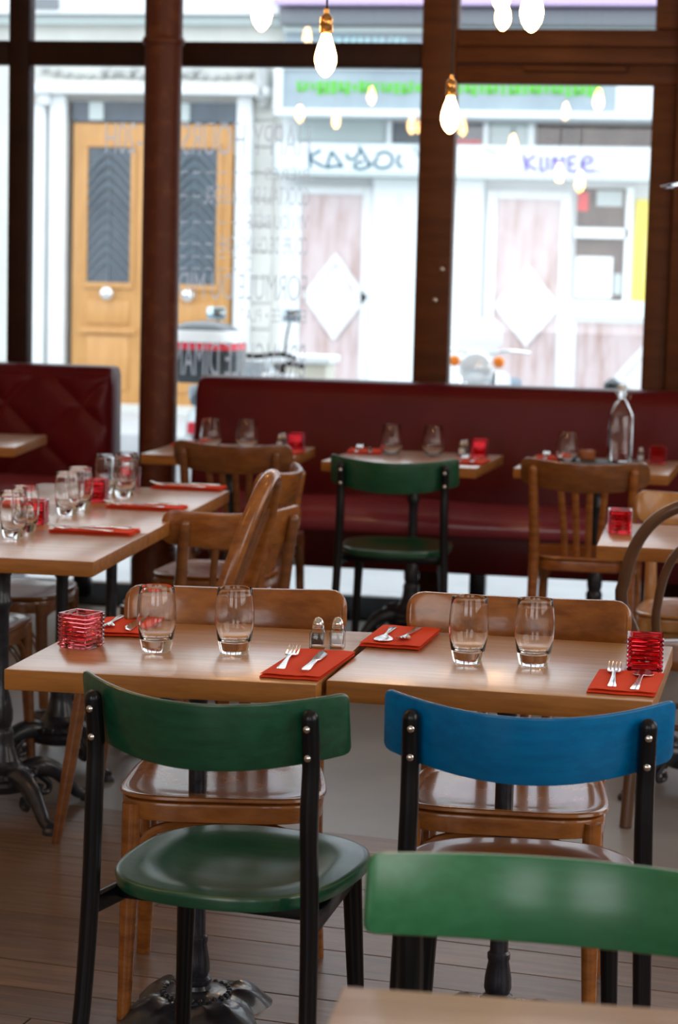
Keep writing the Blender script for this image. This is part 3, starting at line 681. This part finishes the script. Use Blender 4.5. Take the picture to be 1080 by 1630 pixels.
# long row at the left
for i, (x, y, lab) in enumerate(((-1.815, 5.86, 'nearest'), (-1.845, 6.50, 'middle'), (-1.875, 7.13, 'farthest'))):
    napkin('red napkin on the right side of the long row, %s of the three' % lab, (x, y, .75+e), .115, .24, R(92))
    cutlery('fork', 'fork on the %s right hand napkin of the long row' % lab, (x-.03, y-.028, .75+nz), R(90))
    cutlery('knife', 'knife on the %s right hand napkin of the long row' % lab, (x-.01, y+.028, .75+nz), R(92))
napkin('red napkin on the left side of the long row, partly behind the tumblers', (-2.235, 6.38, .75+e), .115, .16, R(92))
for x, y, lab in ((-1.985, 5.66, 'tumbler at the very left edge of the long row'), (-2.12, 5.78, 'tumbler half hidden at the left edge of the long row'), (-2.0, 5.80, 'tumbler just left of the nearest candle of the long row'),
                  (-2.015, 6.23, 'front tumbler of the middle pair on the long row'), (-2.03, 6.40, 'rear tumbler of the middle pair on the long row'),
                  (-2.085, 6.86, 'left tumbler of the far cluster on the long row'), (-2.0, 6.78, 'front tumbler of the far cluster on the long row'), (-2.045, 6.955, 'right tumbler of the far cluster on the long row')):
    tumbler(lab, (x, y, .75+e))
for x, y, lab in ((-2.205, 8.72, 'left stemless glass on the table by the iron pillar'), (-2.055, 8.74, 'right stemless glass on the table by the iron pillar'),
                  (-1.455, 8.78, 'left stemless glass on the table behind the distant green chair'), (-1.285, 8.80, 'right stemless glass on the table behind the distant green chair'),
                  (-.73, 8.75, 'single stemless glass left of the swing-top bottle')):
    wine(lab, (x, y, .75+e))
for x, y, a, lab in ((-2.325, 8.86, 4, 'red napkin at the left of the far table by the pillar'), (-1.875, 8.60, -4, 'red napkin below the candle on the far table by the pillar'),
                     (-1.575, 8.84, 5, 'red napkin at the left of the table behind the distant green chair'), (-1.105, 8.56, -3, 'red napkin below the candle on the table behind the distant green chair'),
                     (-.80, 8.88, 3, 'red napkin behind the single stemless glass, left of the bottle')):
    napkin(lab, (x, y, .75+e), .14, .20, R(a))
    cutlery('knife', 'knife on the '+lab, (x+.02, y, .75+nz), R(a+5)); cutlery('fork', 'fork on the '+lab, (x-.03, y, .75+nz), R(a))
# bottle with tray
tr = tag(B1('serving_tray', (-.575, 8.81, .7545), (.27, .16, .008), 'tray', bev=.003), 'thin black tray under the swing-top bottle', 'tray')
bt = thing('swing_top_bottle', 'square clear glass water bottle with wire swing-top stopper on a black tray', 'bottle', (-.525, 8.81, .759), R(12))
def rq(a, z, r): return [(q[0], q[1], z) for q in rrect(2*a, 2*a, min(r, a*.99), 4)]
bm = NB(); loft(bm, [rq(.04, 0, .01), rq(.045, .004, .012), rq(.045, .18, .012), rq(.041, .20, .02), rq(.026, .235, .02), rq(.0165, .25, .016), rq(.0155, .27, .0155), rq(.018, .274, .018), rq(.018, .285, .018), rq(.0115, .285, .0115), rq(.0115, .25, .0115), rq(.022, .235, .018), rq(.0375, .198, .018), rq(.0415, .18, .01), rq(.0415, .008, .01), rq(.035, .006, .01)])
fin('bottle_glass', bm, 'glass', bt, 60)
bm = NB(); lathe(bm, [(0, .286), (.013, .286), (.015, .292), (.015, .302), (.008, .308), (0, .309)], n=16); fin('stopper', bm, 'white', bt)
bm = NB(); tube(bm, [(-.019, 0, .262), (-.024, .004, .28), (-.012, 0, .312), (0, 0, .318), (.012, 0, .312), (.024, .004, .28), (.019, 0, .262)], .0016, 6, 4)
tube(bm, [(.019, 0, .262), (.034, .012, .25), (.038, .014, .285), (.026, .008, .30)], .0016, 6, 4); tube(bm, [(.0195*math.cos(2*PI*i/16), .0195*math.sin(2*PI*i/16), .262) for i in range(17)], .0014, 6); fin('wire_bail', bm, 'chrome', bt)
ds = thing('sugar_dish', 'small amber glass dish on the tray left of the swing-top bottle', 'dish', (-.655, 8.83, .759))
bm = NB(); loft(bm, [rq(.026, 0, .006), rq(.03, .003, .006), rq(.033, .038, .006), rq(.030, .038, .006), rq(.027, .006, .005)]); fin('dish_glass', bm, 'amberglass', ds)
bm = NB(); loft(bm, [rq(.0265, .0062, .005), rq(.028, .022, .005), rq(.02, .027, .005)]); fin('sugar_packets', bm, 'offwhite', ds)

# ------------------------------------------------------------------ hanging bulbs
BP = [None]
def pendant(label, x, y, z, group=None):
    # z = height of the bulb's tip; cord runs to the ceiling at 3.28
    t = thing('pendant_bulb', label, 'hanging bulb', (x, y, z), 0, group)
    if BP[0] is None:
        bm = NB(); lathe(bm, [(0, -.004), (.006, -.002), (.016, .006), (.026, .022), (.031, .040), (.0315, .05), (.029, .066), (.023, .086), (.016, .104), (.0125, .118), (0, .118)], n=24); b = fin('bulb', bm, 'bulb', t)
        bm = NB(); lathe(bm, [(0, .1185), (.0155, .1185), (.0185, .122), (.0185, .14), (.017, .142), (.0185, .144), (.0175, .165), (.012, .172), (.007, .176), (.007, .188), (0, .189)], n=20); s = fin('socket', bm, 'brass', t); BP[0] = (b.data, s.data)
    else:
        for n, d in (('bulb', BP[0][0]), ('socket', BP[0][1])): o = bpy.data.objects.new(n, d); COL.objects.link(o); o.parent = t
    bm = NB(); tube(bm, [(0, 0, .189), (0, 0, 4.179-z)], .0032, 8); fin('cord', bm, 'cord', t)
    return t
pendant('glowing pear shaped bulb in a brass socket, hanging before the crossing transom', -1.25, 6.2, 2.055)
pendant('glowing bulb at the top edge, left of the brass socketed one', -1.51, 6.5, 2.215)
pendant('glowing bulb with a long black cord hanging in front of the thick window post', -1.035, 7.25, 1.965)
pendant('bright bulb at the top right edge of the picture', -.61, 5.7, 2.13)
pendant('glowing bulb cut by the top edge, left of the bright right one', -.92, 7.6, 2.40)
pendant('small distant glowing bulb seen in the upper right window', -1.08, 9.0, 2.49)
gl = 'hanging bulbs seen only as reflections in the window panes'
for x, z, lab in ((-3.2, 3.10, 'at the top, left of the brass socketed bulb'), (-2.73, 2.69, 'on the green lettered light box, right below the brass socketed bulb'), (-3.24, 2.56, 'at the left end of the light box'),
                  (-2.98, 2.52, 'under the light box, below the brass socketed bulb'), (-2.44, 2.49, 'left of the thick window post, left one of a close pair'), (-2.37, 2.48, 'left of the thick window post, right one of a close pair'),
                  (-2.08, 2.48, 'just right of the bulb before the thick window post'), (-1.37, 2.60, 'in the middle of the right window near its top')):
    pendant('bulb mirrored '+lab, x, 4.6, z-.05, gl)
lp = thing('glass_pendant_shade', 'clear glass dish shade at the right edge in front of the brown door frame', 'lamp shade', (-.165, 7.3, 1.80))
bm = NB(); lathe(bm, [(0, .045), (.03, .045), (.06, .035), (.14, .008), (.17, 0), (.172, .004), (.142, .013), (.062, .041), (.03, .051), (0, .051)], n=40); fin('shade', bm, 'glass', lp, 60)
bm = NB(); lathe(bm, [(0, .0512), (.02, .0512), (.02, .10), (.008, .115), (0, .116)], n=16); fin('holder', bm, 'brass', lp)
bm = NB(); tube(bm, [(0, 0, .116), (0, 0, 2.375)], .0032, 8); fin('cord', bm, 'cord', lp)

# ------------------------------------------------------------------ the street
struct(B1('ground', (-3, 30, -.28), (60, 60, .1), 'road'))
struct(B1('sidewalk_near', (-3, 11.45, -.14), (60, 2.95, .2), 'pavement'))
struct(B1('sidewalk_far', (-3, 20.1, -.12), (60, 3.2, .2), 'pavement'))
for o in bpy.data.objects:
    if o.name == 'sidewalk_near' or o.name == 'sidewalk_far': o['kind'] = 'structure'
Yf = 21.5
def ex(name, x0, x1, z0, z1, m, parent, d=.1, y=Yf, bev=0):  # slab whose front face stands d before the plane y
    return B1(name, ((x0+x1)/2, y-d/2, (z0+z1)/2), (x1-x0, d, z1-z0), m, parent, bev)
hb = thing('stone_building', 'pale stone building with a golden oak double door across the street', 'building', (0, 0, 0))
ex('wall', -14, -6.98, -.1, 6.5, 'stone', hb, .3, Yf+.3); ex('wall', -5.2, -4.77, -.1, 6.5, 'stone', hb, .3, Yf+.3); ex('wall', -6.98, -5.2, 3.1, 6.5, 'stone', hb, .3, Yf+.3)
ex('wall', -6.98, -5.2, -.1, 3.1, 'stone', hb, .05, Yf+.3)
ex('cornice', -14, -4.77, 3.86, 3.94, 'palegrey', hb, .12); ex('cornice', -14, -4.77, 3.95, 4.45, 'stone_white', hb, .22)
ex('vent', -7.3, -7.03, 3.99, 4.10, 'shutter', hb, .24)
ex('architrave', -7.34, -4.86, 3.16, 3.25, 'stone_white', hb, .26, bev=.02); ex('architrave', -7.28, -4.92, 3.25, 3.30, 'stone', hb, .2)
ex('frieze', -7.25, -4.95, 3.30, 3.50, 'stone', hb, .06)
ex('pilaster', -7.15, -6.98, -.02, 3.16, 'stone_white', hb, .14, bev=.02); ex('pilaster', -5.2, -5.04, -.02, 3.16, 'stone_white', hb, .14, bev=.02)
ex('pilaster', -7.42, -7.2, -.02, 3.05, 'stone_white', hb, .10, bev=.02)
ex('pilaster', -7.25, -7.13, 3.05, 3.16, 'stone_white', hb, .2, bev=.02)
bm = NB()
for sgn, xc in ((1, -6.75), (-1, -5.45), (1, -6.1)):
    for i in range(9):
        a = i/8; x = xc+sgn*(a-.5)*.95; z = 3.40-.06*math.sin(PI*a)
        lathe(bm, [(0, 0), (.035, .01), (.05, .04), (.03, .07), (0, .08)], (x, Yf-.09, z-.03), n=8)
fin('carved_garland', bm, 'stone_grey', hb)
bm = NB(); box(bm, (-4.93, Yf-.15, 3.28), (.13, .22, .32), .04); box(bm, (-4.93, Yf-.12, 3.10), (.10, .14, .12), .04); fin('console', bm, 'stone_grey', hb)
bm = NB()
for i in range(12): box(bm, (-4.985, Yf-.02, .2+i*.26), (.30, .02, .245), .006, seg=1)
fin('quoins', bm, 'stone', hb); bpy.data.objects['quoins']['kind'] = 'stuff'
ex('transom_window', -6.93, -5.22, 2.9, 3.1, 'doorglass', hb, .06)
ex('curtain', -6.75, -6.6, 2.91, 3.09, 'palegrey', hb, .075); ex('curtain', -5.85, -5.7, 2.91, 3.09, 'palegrey', hb, .075)
for (a, b) in ((-6.915, -6.085), (-6.075, -5.245)):
    d = ex('street_door', a, b, .03, 2.88, 'doorwood', hb, .06, bev=.005)
    cx, cz, cy = (a+b)/2, 1.455, Yf-.03
    def sub(name, x0, x1, z0, z1, m, dd, bev=0):
        o = B1(name, ((x0+x1)/2-cx, Yf-.06-dd/2-cy+.0, (z0+z1)/2-cz), (x1-x0, dd, z1-z0), m, d, bev); return o
    g0, g1 = cx-.225, cx+.225
    if a < -6.5: g0, g1 = -6.75, -6.3
    else: g0, g1 = -5.85, -5.40
    sub('door_glass', g0, g1, 1.28, 2.64, 'doorglass', .004)
    for (u0, u1, w0, w1) in ((g0-.04, g1+.04, 2.64, 2.69), (g0-.04, g1+.04, 1.22, 1.28), (g0-.05, g0, 1.28, 2.64), (g1, g1+.05, 1.28, 2.64)): sub('glazing_bead', u0, u1, w0, w1, 'doorwood', .03, .008)
    sub('lower_panel', g0, g1, .86, 1.10, 'doorwood', .02, .01); sub('lower_panel', g0, g1, .18, .74, 'doorwood', .02, .01)
    sub('lower_rail', g0-.08, g1+.08, .76, .82, 'doorwood', .045, .01)
    bm = NB(); w = g1-g0; h = 1.36
    for k in range(-4, 15):
        z = k*.11
        for (xa, za, xb, zb) in ((0, z, w/2, z+w/2*1.0), (w, z, w/2, z+w/2*1.0)):
            if za < 0 or zb > h: continue
            tube(bm, [(g0+xa-cx, 0, za), (g0+(xa+xb)/2-cx, -.01, (za+zb)/2+.03), (g0+xb-cx, 0, zb)], .011 if k < 7 else .016, 5)
    tube(bm, [(g0+w/2-cx, 0, 0), (g0+w/2-cx, 0, h)], .01, 5)
    o = fin('grille', bm, 'grille', d); o.location = (0, Yf-.06-.02-cy, 1.28-cz); o['kind'] = 'stuff'
    bm = NB(); lathe(bm, [(0, -.03), (.03, -.03), (.035, 0), (.06, .02), (.065, .05), (.045, .075), (0, .085)], n=16); o = fin('door_knob', bm, 'chrome', d)
    o.location = (((-6.53 if a < -6.5 else -5.68))-cx, Yf-.08-cy, 1.17-cz); o.rotation_euler = (R(90), 0, 0)
ex('doorstep', -7.0, -5.15, -.02, .05, 'stone', hb, .35)

sb = thing('shop_building', 'shuttered white shopfront with graffitied fascia and marble panels across the street', 'building', (0, 0, 0))
ex('wall', -4.765, 5, -.1, 6.5, 'stone_white', sb, .3, Yf+.3)
ex('upper_band', -4.765, 4, 4.02, 4.4, 'lilac', sb, .5)
ex('shutter_box', -4.74, 4, 3.84, 4.0, 'shutter', sb, .35, bev=.03); ex('shutter_box', -4.72, 4, 3.78, 3.83, 'palegrey', sb, .25)
ex('sign_board', -4.72, -3.15, 3.50, 3.80, 'greyblue', sb, .14)
bm = NB()
random.seed(3)
for i in range(11): 
    x = -4.25+i*.072; h = random.choice((.06, .09, .09)); box(bm, (x, Yf-.145, 3.68+h/2-.03), (.03, .01, h)); box(bm, (x+.018, Yf-.145, 3.665+random.choice((0, .04, .07))), (.035, .01, .02))
fin('sign_strokes', bm, 'cyanpaint', sb, 0)
ex('light_box', -4.74, 2, 3.40, 3.46, 'white', sb, .5, bev=.01); ex('light_box', -4.74, 2, 2.955, 3.02, 'white', sb, .5, bev=.01); ex('light_box', -4.74, -4.66, 3.0, 3.42, 'white', sb, .5)
ex('light_box_panel', -4.66, -1.42, 3.02, 3.40, 'greyblue', sb, .46)
ex('light_box_end', -1.42, 2, 3.02, 3.40, 'white', sb, .47)
bm = NB()
for i in range(44):
    x = -4.5+i*.069; 
    if x > -1.55: break
    h = random.uniform(.07, .13); box(bm, (x, Yf-.465, 3.23+random.uniform(-.01, .01)), (random.uniform(.03, .055), .01, h))
    if i % 3 == 0: box(bm, (x+.03, Yf-.465, 3.2), (.05, .01, .03))
fin('sign_strokes', bm, 'greenpaint', sb, 0)
for x0, x1 in ((-3.95, -3.75), (-3.70, -3.53), (-3.47, -3.1)): ex('red_strip', x0, x1, 3.462, 3.50, 'redpaint', sb, .3)
ex('upper_panel', -4.6, -3.72, 2.73, 2.95, 'palegrey', sb, .03); ex('upper_panel', -2.66, -2.30, 2.73, 2.94, 'palegrey', sb, .03)
for x0, x1, m in ((-3.63, -2.74, 'shutter'), (-2.21, 2.0, 'darkwin')):
    ex('upper_window', x0, x1, 2.73, 2.93, m, sb, .02)
ex('window_post', -3.69, -3.64, 2.71, 2.94, 'white', sb, .06); ex('window_post', -2.73, -2.68, 2.71, 2.94, 'white', sb, .06); ex('window_post', -2.29, -2.23, 2.71, 2.94, 'white', sb, .06)
for k in range(5): ex('louvre', -3.62, -2.75, 2.745+k*.037, 2.765+k*.037, 'shutter', sb, .045)
ex('red_strip', -3.1, -2.75, 2.735, 2.765, 'redpaint', sb, .06)
fa = ex('fascia', -4.763, 3.0, 2.42, 2.705, 'offwhite', sb, .30, bev=.01)
ex('fascia_ledge', -4.763, 3.0, 2.385, 2.42, 'palegrey', sb, .34)
def strokes(L, x0, z0, sx, sz, r, m):
    bm = NB()
    for pl_ in L: tube(bm, [(x0+a*sx, Yf-.302, z0+b*sz) for a, b in pl_], r, 6, 4 if len(pl_) > 2 else 0, flat=1)
    for v in bm.verts: v.co.y = Yf-.302+(v.co.y-(Yf-.302))*.12
    o = fin('graffiti', bm, m, sb); return o
strokes([[(0, 1), (.05, 0)], [(.35, .9), (.05, .5), (.45, .05)], [(.5, 0), (.62, .7), (.68, .75), (.95, .12)], [(.5, .02), (.75, .12), (.98, .1)],
         [(1.05, .75), (1.12, .5), (1.3, .5), (1.45, .9)], [(1.4, 1.1), (1.55, .7), (1.75, .1)], [(1.55, .35), (1.35, .3), (1.3, .08), (1.5, 0), (1.7, .15), (1.75, .35)],
         [(1.9, .7), (2.15, .85), (2.35, .6), (2.3, .2), (2.05, .05), (1.85, .25), (1.95, .6)], [(2.55, .75), (2.5, .3), (2.65, .1)]], -4.42, 2.455, .355, .2, .014, 'tealpaint')
strokes([[(0, 1), (.1, 0)], [(.35, .95), (.1, .5), (.4, .1)], [(.5, .9), (.52, .1), (.63, .12)], [(.68, .9), (.70, .1)], [(.85, .1), (.88, .9), (1.1, .1), (1.14, .9)], [(1.55, .9), (1.3, .85), (1.32, .5), (1.5, .5), (1.32, .45), (1.33, .1), (1.58, .1)],
         [(1.7, .5), (1.95, .6), (1.95, .85), (1.75, .85), (1.7, .4), (1.85, .1), (2.1, .15)], [(2.2, .15), (2.18, 0)]], -2.30, 2.455, .335, .17, .016, 'purplepaint')
strokes([[(0, .9), (.15, .4)], [(.1, .9), (.35, .6)]], -3.38, 2.5, .4, .2, .007, 'tealpaint')
strokes([[(0, .9), (.25, .6), (.3, .5)]], -2.68, 2.52, .4, .17, .009, 'purplepaint')
def marble(x0, x1, z0, z1, xd, zd, hw, hh):
    mp = ex('marble_panel', x0, x1, z0, z1, 'marble', sb, .04)
    c = mp.location
    for (u0, u1, w0, w1) in ((x0-.10, x0, z0, z1+.08), (x1, x1+.10, z0, z1+.08), (x0, x1, z1, z1+.08)):
        B1('panel_frame', ((u0+u1)/2-c.x, -.02, (w0+w1)/2-c.z), (u1-u0, .07, w1-w0), 'stone_white', mp, .006)
    P = [(xd, zd+hh), (xd+hw, zd), (xd, zd-hh), (xd-hw, zd)]
    bm = NB(); k = .78; q = [(xd, zd+hh*k), (xd+hw*k, zd), (xd, zd-hh*k), (xd-hw*k, zd)]
    rings = [[(a-c.x, Yf-.03-c.y, b-c.z) for a, b in P], [(a-c.x, Yf-.075-c.y, b-c.z) for a, b in P], [(a-c.x, Yf-.075-c.y, b-c.z) for a, b in q], [(a-c.x, Yf-.045-c.y, b-c.z) for a, b in q]]
    rings.append(rings[0]); loft(bm, rings, cap=False); bmesh.ops.remove_doubles(bm, verts=bm.verts[:], dist=1e-5); fin('diamond_moulding', bm, 'stone_white', mp, 0)
    bm = NB(); loft(bm, [[(a-c.x, Yf-.04-c.y, b-c.z) for a, b in q], [(a-c.x, Yf-.05-c.y, b-c.z) for a, b in q]]); fin('diamond_inlay', bm, 'marble_pale', mp, 0)
    return mp
marble(-4.53, -3.91, .1, 2.21, -4.17, 1.20, .33, .44)
marble(-2.57, -1.94, .1, 2.20, -2.24, 1.16, .33, .40)
marble(-1.75, -.6, .1, 1.02, -1.0, .5, .36, .42)
ex('shop_pier', -3.80, -2.70, 0, 2.38, 'white', sb, .10); 
for x in (-3.55, -3.3, -3.05, -2.85): ex('pier_flute', x, x+.03, .1, 2.2, 'offwhite', sb, .115)
sw = ex('shop_window', -1.79, -1.30, 1.24, 2.32, 'darkwin', sb, .02)
ex('window_bar', -1.8, -1.28, 1.84, 1.94, 'white', sb, .09); ex('window_bar', -1.31, -1.24, 1.2, 2.34, 'white', sb, .09); ex('window_sill', -1.85, 0, 1.08, 1.235, 'white', sb, .14)
ex('paper_notice', -1.78, -1.42, 1.26, 1.66, 'white', sb, .03); ex('paper_notice', -1.40, -1.33, 1.3, 1.5, 'palegrey', sb, .03)
ex('red_label', -1.78, -1.68, 2.1, 2.28, 'redpaint', sb, .03); ex('curtain', -1.6, -1.35, 2.15, 2.30, 'palegrey', sb, .03)
ex('yellow_poster', -1.22, -.7, 1.24, 2.22, 'yellow', sb, .04); ex('paper_notice', -1.10, -.9, 1.4, 1.9, 'white', sb, .045)

# parked two-wheelers on the near kerb
def wheel(bm, x, r=.27, y=0):
    n = 24; rings = []
    for i in range(n+1):
        a = 2*PI*i/n; rings.append([(x+math.cos(a)*(r-.045+.045*math.cos(b)), y+.05*math.sin(b), r+math.sin(a)*(r-.045+.045*math.cos(b))) for b in [2*PI*j/8 for j in range(8)]])
    loft(bm, rings, cap=False)
def scooter(label, loc, rz, body, case=False, mirrors=True):
    t = thing('scooter', label, 'scooter', loc, rz)
    for x in (-.62, .62):
        bm = NB(); wheel(bm, x); w = fin('wheel', bm, 'rubber', t); bm = NB(); lathe(bm, [(0, -.045), (.14, -.045), (.16, 0), (.14, .045), (0, .045)], n=16); h = fin('hub', bm, 'scootersilver', w); h.location = (x, 0, .27); h.rotation_euler = (R(90), 0, 0)
    bm = NB(); rings = []
    for x, w, z0, z1 in ((-.80, .07, .52, .66), (-.70, .13, .42, .72), (-.45, .17, .36, .76), (-.15, .17, .25, .74), (0, .16, .22, .5), (.15, .17, .22, .32), (.30, .17, .22, .32)): rings.append([(x, a, (z0+z1)/2+b) for a, b in rrect(2*w, z1-z0, min(w, (z1-z0)/2)*.6, 3)])
    loft(bm, rings); fin('body', bm, body, t)
    bm = NB(); rings = []
    for z, x, w, d in ((.24, .34, .19, .06), (.45, .40, .21, .07), (.7, .47, .20, .09), (.86, .47, .15, .12), (.95, .44, .11, .09)): rings.append([(x+b, a, z) for a, b in rrect(2*w, 2*d, d*.8, 3)])
    loft(bm, rings); fin('front_fairing', bm, body, t)
    bm = NB(); tube(bm, [(.60, 0, .27), (.50, 0, .7), (.43, 0, .95)], .03, 8); fin('fork', bm, 'scootersilver', t)
    bm = NB(); tube(bm, [(.36, -.28, .98), (.42, -.17, 1.0), (.44, 0, .98), (.42, .17, 1.0), (.36, .28, .98)], .016, 8, 4); fin('handlebar', bm, 'rubber', t)
    bm = NB(); rings = []
    for x, w, z0, z1 in ((-.78, .08, .74, .80), (-.6, .14, .76, .85), (-.3, .16, .75, .83), (-.05, .13, .74, .82), (.06, .08, .72, .79)): rings.append([(x, a, (z0+z1)/2+b) for a, b in rrect(2*w, z1-z0, .025, 3)])
    loft(bm, rings); fin('saddle', bm, 'seatblue', t)
    for s in ((-1, 1) if mirrors else ()):
        bm = NB(); tube(bm, [(.41, s*.2, 1.0), (.43, s*.21, 1.12), (.42, s*.23, 1.2)], .007, 6, 3); m_ = fin('mirror_stem', bm, 'rubber', t)
        bm = NB(); box(bm, (.42, s*.24, 1.24), (.03, .12, .08), .013); fin('mirror', bm, 'mirror', m_)
    bm = NB(); lathe(bm, [(0, 0), (.065, 0), (.075, .02), (.06, .04), (0, .05)], n=20); o = fin('headlight', bm, 'headlamp', t); o.location = (.55, 0, .84); o.rotation_euler = (0, R(90), 0)
    bm = NB(); box(bm, (-.84, 0, .62), (.03, .16, .07), .012); fin('tail_light', bm, 'redlens', t)
    if case:
        bm = NB(); rings = []
        for z, w, d in ((.88, .16, .15), (.92, .21, .19), (1.05, .225, .21), (1.12, .218, .20), (1.18, .18, .17), (1.215, .11, .11), (1.225, .03, .03)): rings.append([(-.80+b, a, z) for a, b in rrect(2*w, 2*d, d*.6, 4)])
        loft(bm, rings); cs = fin('top_case', bm, 'scooterblk', t)
        bm = NB(); rings = []
        for z, w, d in ((1.07, .226, .211), (1.105, .222, .206), (1.11, .215, .20)): rings.append([(-.80+b, a, z) for a, b in rrect(2*w, 2*d, d*.6, 4)])
        loft(bm, rings); fin('reflector_band', bm, 'redlens', cs)
        bm = NB(); rings = []
        for z, w, d in ((1.11, .223, .205), (1.16, .198, .184), (1.175, .188, .175)): rings.append([(-.80+b, a, z) for a, b in rrect(2*w, 2*d, d*.6, 4)])
        loft(bm, rings); fin('lid_band', bm, 'scooterwhite', cs)
    return t
zs = -.04
scooter('dark scooter with a red striped top case, parked behind the pane right of the pillar', (-3.07, 12.75, zs), R(90), 'scootersilver', True)
scooter('white scooter parked side on beyond the middle of the long banquette', (-2.16, 11.8, zs), R(180), 'scooterwhite', mirrors=False)
mc = thing('motorcycle', 'pale motorcycle with round headlight and orange indicator beyond the right window', 'motorcycle', (-1.60, 13.2, zs), R(-90))
for x in (-.68, .68):
    bm = NB(); wheel(bm, x, .31); fin('wheel', bm, 'rubber', mc)
bm = NB(); rings = []
for x, w, z0, z1 in ((-.4, .09, .62, .78), (-.1, .13, .62, .86), (.15, .15, .66, .95), (.34, .10, .72, .94)): rings.append([(x, a, (z0+z1)/2+b) for a, b in rrect(2*w, z1-z0, .05, 3)])
loft(bm, rings); fin('tank', bm, 'scooterwhite', mc)
bm = NB(); box(bm, (-.02, 0, .45), (.5, .26, .3), .05); fin('engine', bm, 'scootersilver', mc)
bm = NB(); box(bm, (-.55, 0, .82), (.55, .24, .09), .03); fin('saddle', bm, 'seatblue', mc)
for s in (-1, 1):
    bm = NB(); tube(bm, [(.68, s*.09, .31), (.50, s*.09, .95)], .024, 8); fin('fork', bm, 'chrome', mc)
    bm = NB(); lathe(bm, [(0, 0), (.026, 0), (.034, .015), (.026, .035), (0, .04)], n=14); o = fin('indicator', bm, 'amber', mc); o.location = (.58, s*.13, 1.02); o.rotation_euler = (0, R(90), 0)
bm = NB(); tube(bm, [(.35, -.28, 1.07), (.44, -.16, 1.08), (.48, 0, 1.05), (.44, .16, 1.08), (.35, .28, 1.07)], .010, 8, 4); fin('handlebar', bm, 'chrome', mc)
bm = NB(); lathe(bm, [(0, -.08), (.07, -.07), (.095, -.02), (.10, 0), (.09, .02), (.05, .035), (0, .04)], n=24); o = fin('headlight', bm, 'headlamp', mc); o.location = (.62, 0, .98); o.rotation_euler = (0, R(90), 0)
bm = NB(); rings = []
for z, x, w in ((1.07, .60, .10), (1.13, .56, .14), (1.22, .50, .13), (1.27, .46, .07)): rings.append([(x+b-.15*abs(a), a, z) for a, b in rrect(2*w, .03, .012, 2)])
loft(bm, rings); fin('wind_deflector', bm, 'scooterwhite', mc)
bo = thing('street_bollard', 'dark bollard on the kerb beyond the right window, behind the swing-top bottle', 'bollard', (-.77, 12.0, zs))
bm = NB(); lathe(bm, [(0, 0), (.06, 0), (.05, .06), (.035, .1), (.032, .84), (.045, .86), (.032, .88), (0, .88)], n=16); fin('post', bm, 'scooterblk', bo)
bm = NB(); lathe(bm, [(0, .88), (.03, .885), (.05, .92), (.045, .955), (.02, .975), (0, .98)], n=16); fin('ball', bm, 'scooterblk', bo)
cb = thing('utility_cabinet', 'low cream metal cabinet on the kerb left of the white scooter', 'cabinet', (-2.93, 13.9, -.04))
B1('body', (0, 0, .46), (.42, .3, .92), 'cream', cb, .008); B1('lid', (0, 0, .945), (.48, .36, .05), 'white', cb, .01)
